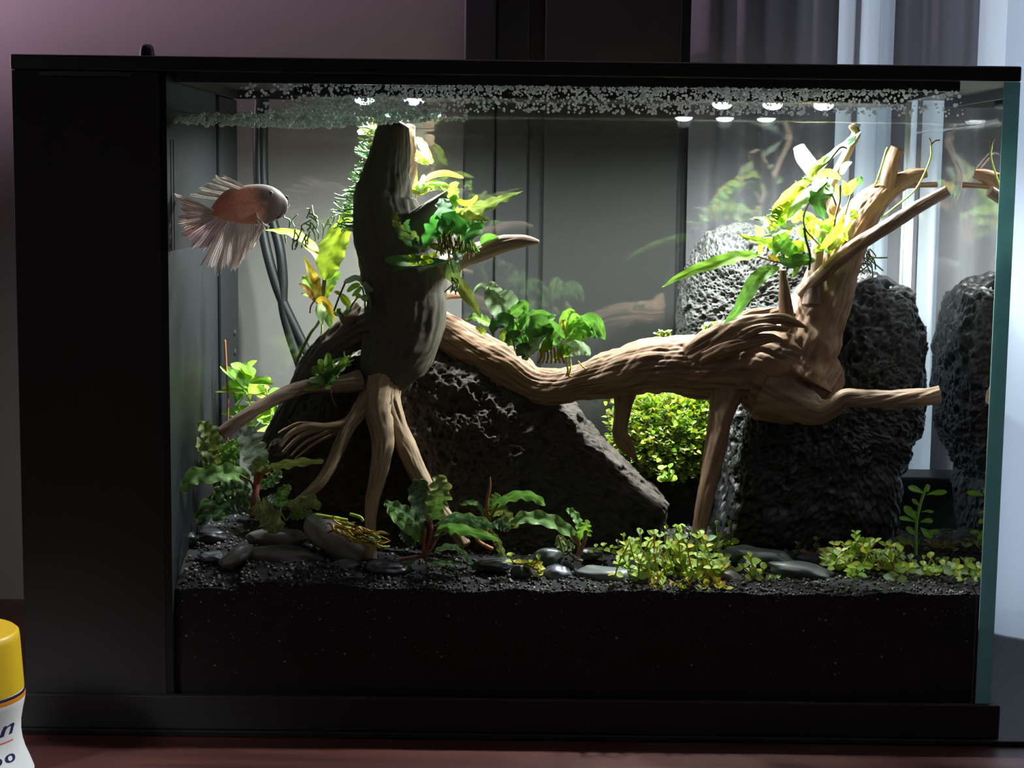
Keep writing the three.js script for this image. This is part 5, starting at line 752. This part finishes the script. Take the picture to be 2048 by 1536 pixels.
// ---------------------------------------------------------------- the fish
{
  const z = -0.035, s = mpp(z), f = thing('fish', 'pale orange fish with long ragged white fins, facing right beside the divider', 'fish', at(510, 410, z));
  // rings along the body: [photo x, y of the axis, half height, half width, depth]
  const B = [[422, 429, 8, 4, -0.017], [434, 424, 17, 8, -0.0185], [450, 417, 27, 13, -0.021], [465, 412, 34, 17, -0.0235], [490, 410, 38, 21, -0.028], [515, 409, 40, 25, -0.0325], [535, 409, 38, 26, -0.036], [550, 410, 32, 24, -0.0385], [561, 411, 25, 20, -0.040], [569, 411, 15, 14, -0.0415], [573, 412, 6, 7, -0.042]];
  const pts = B.map(([x, y, h, w, zz]) => [...at(x, y, zz).toArray(), h * s, w * s]);
  const body = gridGeometry(56, 80, (u, v, p, c) => {
    const q = spline(pts, v), q2 = spline(pts, Math.min(v + 0.02, 1)), q1 = spline(pts, Math.max(v - 0.02, 0)), T = V(q2[0] - q1[0], q2[1] - q1[1], q2[2] - q1[2]).normalize(), S = T.clone().cross(V(0, 1, 0)).normalize(), N = S.clone().cross(T).normalize(), a = u * 2 * PI, e = v < 0.01 || v > 0.995 ? 0.3 : 1;
    p.set(q[0], q[1], q[2]).addScaledVector(N, Math.sin(a) * Math.max(q[3], 0.0003) * e).addScaledVector(S, Math.cos(a) * Math.max(q[4], 0.0003) * e);
    const head = smooth(v + 0.03 * Math.sin(a * 2) + 0.03 * noise3(p.x * 300, p.y * 300, p.z * 300), 0.43, 0.54), snout = smooth(v, 0.8, 0.95), belly = smooth(-Math.sin(a), 0.2, 0.9), back = smooth(Math.sin(a), 0.75, 1), n = 0.92 + 0.16 * noise3(p.x * 900, p.y * 900, p.z * 900), scale = 0.94 + 0.06 * Math.cos(v * 150) * Math.cos(a * 16);
    c.setRGB(0.74 * n * scale, 0.34 * n * scale, 0.23 * n * scale); c.lerp(new THREE.Color(0.82, 0.5, 0.4), 0.5 * belly * (1 - head)); c.lerp(new THREE.Color(0.1, 0.08, 0.07), head * 0.95); c.lerp(new THREE.Color(0.34, 0.26, 0.16), snout); c.lerp(new THREE.Color(0.6, 0.5, 0.42), back * 0.35);
    if (Math.abs(Math.sin(a) - 0.12) < 0.07 && v > 0.12 && v < 0.55) c.lerp(new THREE.Color(0.55, 0.17, 0.12), 0.6);
  }, true);
  put('body', body, phys([1, 1, 1], 0.95, { vertexColors: true, transmission: 0.4, thickness: 0, clearcoat: 0.3, clearcoatRoughness: 0.4 }), f);
  const eyeMat = phys([0.012, 0.012, 0.014], 0.15, { clearcoat: 1 }), ring = phys([0.2, 0.16, 0.12], 0.4);
  const eye = (x, y, zz, r) => { const c = at(x, y, zz), e = put('eye', new THREE.SphereGeometry(r * s, 20, 14).translate(c.x, c.y, c.z), eyeMat, f); put('eye_ring', new THREE.TorusGeometry(r * s * 1.05, r * s * 0.3, 10, 24).rotateY(0.35).translate(c.x, c.y, c.z + r * s * 0.15), ring, e); };
  eye(540, 389, -0.0318, 5.5); eye(572, 397, -0.0435, 4.6);
  put('mouth', new THREE.TubeGeometry(new THREE.CatmullRomCurve3([at(554, 436, -0.0345), at(561, 433, -0.0352), at(568, 427, -0.0375)]), 14, 0.0005, 8), phys([0.1, 0.075, 0.06], 0.6), f);
  // fins: thin skin between rays that run from a root line to a ragged edge
  const skin = (c) => phys(c, 0.55, { transmission: 0.74, thickness: 0, side: THREE.DoubleSide });
  const rayMat = phys([0.85, 0.74, 0.68], 0.6, { transmission: 0.2, thickness: 0 });
  function fin(name, root, edge, zz, c, rays, ragged, seed, wav = 0.0025) {
    rnd = mulberry(seed); const rag = Array.from({ length: rays * 2 + 1 }, () => 1 - ragged * rnd());
    const at2 = (u, v) => { const a = spline(root, u), b = spline(edge, u), i = u * rays * 2, k = Math.min(Math.floor(i), rays * 2 - 1), g = lerp(rag[k], rag[k + 1], i - k), t = v * g; return at(lerp(a[0], b[0], t) + 4 * Math.sin(t * 5 + u * 9) * t, lerp(a[1], b[1], t), zz + wav * t * Math.sin(u * 26 + seed) + 0.002 * t * Math.sin(t * 7 + u * 5)); };
    const m = put(name, gridGeometry(rays * 4, 26, (u, v, p, k) => { p.copy(at2(u, v)); k.setScalar(1); }), skin(c), f), rl = [];
    for (let i = 0; i <= rays; i++) { const u = i / rays; rl.push(new THREE.TubeGeometry(new THREE.CatmullRomCurve3(Array.from({ length: 8 }, (_, j) => at2(u, j / 7 * 1.0))), 14, 0.00022, 5)); }
    tag(put('fin_ray', join(rl), rayMat, m), null, null, null, 'stuff');
  }
  fin('dorsal_fin', [[488, 373], [476, 380], [462, 390], [446, 402]], [[441, 347], [414, 356], [392, 372], [372, 392]], -0.023, [0.62, 0.58, 0.52], 13, 0.3, 61);
  fin('tail_fin', [[428, 420], [424, 426], [425, 432], [430, 436]], [[347, 383], [353, 415], [356, 446], [368, 474]], -0.0125, [0.74, 0.56, 0.5], 18, 0.26, 62);
  fin('tail_fin_lobe', [[432, 432], [442, 438], [456, 444]], [[362, 466], [376, 494], [408, 504], [424, 488]], -0.0145, [0.84, 0.62, 0.66], 14, 0.22, 63);
  fin('anal_fin', [[446, 440], [468, 446], [494, 448], [522, 448]], [[396, 546], [432, 553], [458, 546], [480, 538], [503, 488]], -0.022, [0.86, 0.78, 0.75], 28, 0.24, 64, 0.004);
  fin('ventral_fin', [[518, 447], [525, 448], [531, 447]], [[468, 520], [484, 520], [512, 496]], -0.029, [0.86, 0.76, 0.72], 6, 0.3, 65);
  fin('pectoral_fin', [[512, 424], [515, 431], [519, 438]], [[516, 452], [528, 460], [538, 454]], -0.026, [0.8, 0.7, 0.66], 7, 0.2, 66);
}

// ---------------------------------------------------------------- cables behind the tank, food bottle, box
{
  const zc = -0.232, cable = (label, rows) => tag(put('cable', new THREE.TubeGeometry(new THREE.CatmullRomCurve3(rows.map(([x, y]) => at(x, y, zc + (y > 480 ? 0.002 : 0)))), 90, 0.0032, 14), M.cable), label, 'cable', null);
  cable('thicker black cable hanging straight behind the back glass near the fish', [[528, 190], [526, 300], [529, 380], [545, 440], [560, 500], [566, 560], [566, 610], [580, 670], [600, 730], [620, 800], [630, 900]]);
  cable('thinner black cable crossing behind the thicker one beside the fish', [[518, 190], [516, 300], [518, 380], [524, 450], [538, 520], [560, 590], [590, 655], [612, 700], [640, 760], [655, 880]].map(([x, y]) => [x, y + 0.001]));
  const bx = thing('storage_box', 'plain black box standing behind the right end of the aquarium', 'box', V(0.2, 0, -0.238));
  put('body', box(0.1, 0.286, 0.0002, 0.09, -0.247, -0.218, 0.003), M.cable, bx); put('lid', box(0.098, 0.288, 0.09, 0.098, -0.249, -0.2165, 0.002), M.cable, bx);
  rnd = mulberry(610);
  // bottle: lathe bodies about an axis left of the picture
  const z = 0.1, s = mpp(z), ax = at(-72, 1400, z).x, b = thing('bottle', 'small white bottle with a yellow cap, cut off by the left edge', 'bottle', V(ax, TABLE, z));
  const Yp = (y, x = 30) => at(x, y, z).y, rp = (x, y) => Math.abs(at(x, y, z).x - ax);
  const lathe = (prof) => new THREE.LatheGeometry(prof.map(([r, y]) => new THREE.Vector2(r, y)), 72).translate(ax, 0, z);
  const capTop = Yp(1262), capBot = Yp(1378), rT = rp(36, 1290), rB = rp(44, 1370);
  put('cap', lathe([[0, capTop - 0.001], [rT * 0.86, capTop - 0.001], [rT * 0.93, capTop], [rT * 0.985, capTop - 0.0012], [rT, capTop - 0.004], [rB, capBot], [rB * 0.97, capBot - 0.0008], [rB * 0.9, capBot - 0.0005]]), phys([0.75, 0.5, 0.02], 0.4, { clearcoat: 0.2 }), b);
  const canvas = document.createElement('canvas'); canvas.width = 2048; canvas.height = 1024; const g = canvas.getContext('2d');
  g.fillStyle = '#eef0f2'; g.fillRect(0, 0, 2048, 1024); g.fillStyle = '#1d1836'; g.fillRect(0, 0, 2048, 34); g.fillStyle = '#e08a1e'; g.fillRect(0, 34, 2048, 52);
  g.textAlign = 'right'; g.textBaseline = 'alphabetic';
  const U = 0.212;                                                // where the end of the lettering sits round the bottle
  g.fillStyle = '#14205e'; g.font = 'italic bold 230px sans-serif'; g.fillText('on', 2048 * U, 470); g.fillStyle = '#d9747a'; g.fillRect(2048 * U - 400, 540, 390, 20);
  g.fillStyle = '#14205e'; g.font = 'bold 170px sans-serif'; g.fillText('oo', 2048 * U - 12, 790); g.fillStyle = '#5c6468'; g.font = '90px sans-serif'; g.fillText('mm', 2048 * U + 14, 950);
  const tex = new THREE.CanvasTexture(canvas); tex.colorSpace = THREE.SRGBColorSpace;
  const labelProf = [[1380, 45], [1392, 47], [1405, 45], [1425, 41], [1445, 38], [1465, 38], [1485, 41], [1505, 47], [1525, 56], [1545, 64]].map(([y, x]) => [rp(x, y), Yp(y)]);
  put('body', lathe([[rB * 0.86, capBot + 0.001], [labelProf[0][0] - 0.0004, labelProf[0][1]], ...labelProf.map(([r, y]) => [r - 0.0004, y]), [labelProf.at(-1)[0] + 0.001, labelProf.at(-1)[1] - 0.006], [labelProf.at(-1)[0] + 0.001, TABLE + 0.003], [labelProf.at(-1)[0] - 0.002, TABLE], [0, TABLE]].sort((p, q) => 0)), phys([0.82, 0.83, 0.85], 0.4), b);
  const lg = lathe(labelProf), y0 = labelProf[0][1], y1 = labelProf.at(-1)[1], pos = lg.attributes.position, uv = lg.attributes.uv;
  for (let i = 0; i < uv.count; i++) uv.setY(i, (pos.getY(i) - y1) / (y0 - y1));
  put('label', lg, phys([0.95, 0.95, 0.95], 0.45, { map: tex }), b);
}

for (const o of scene.children) o.traverse((m) => { if (m.isMesh) m.castShadow = m.receiveShadow = true; });
renderer.render(scene, camera);
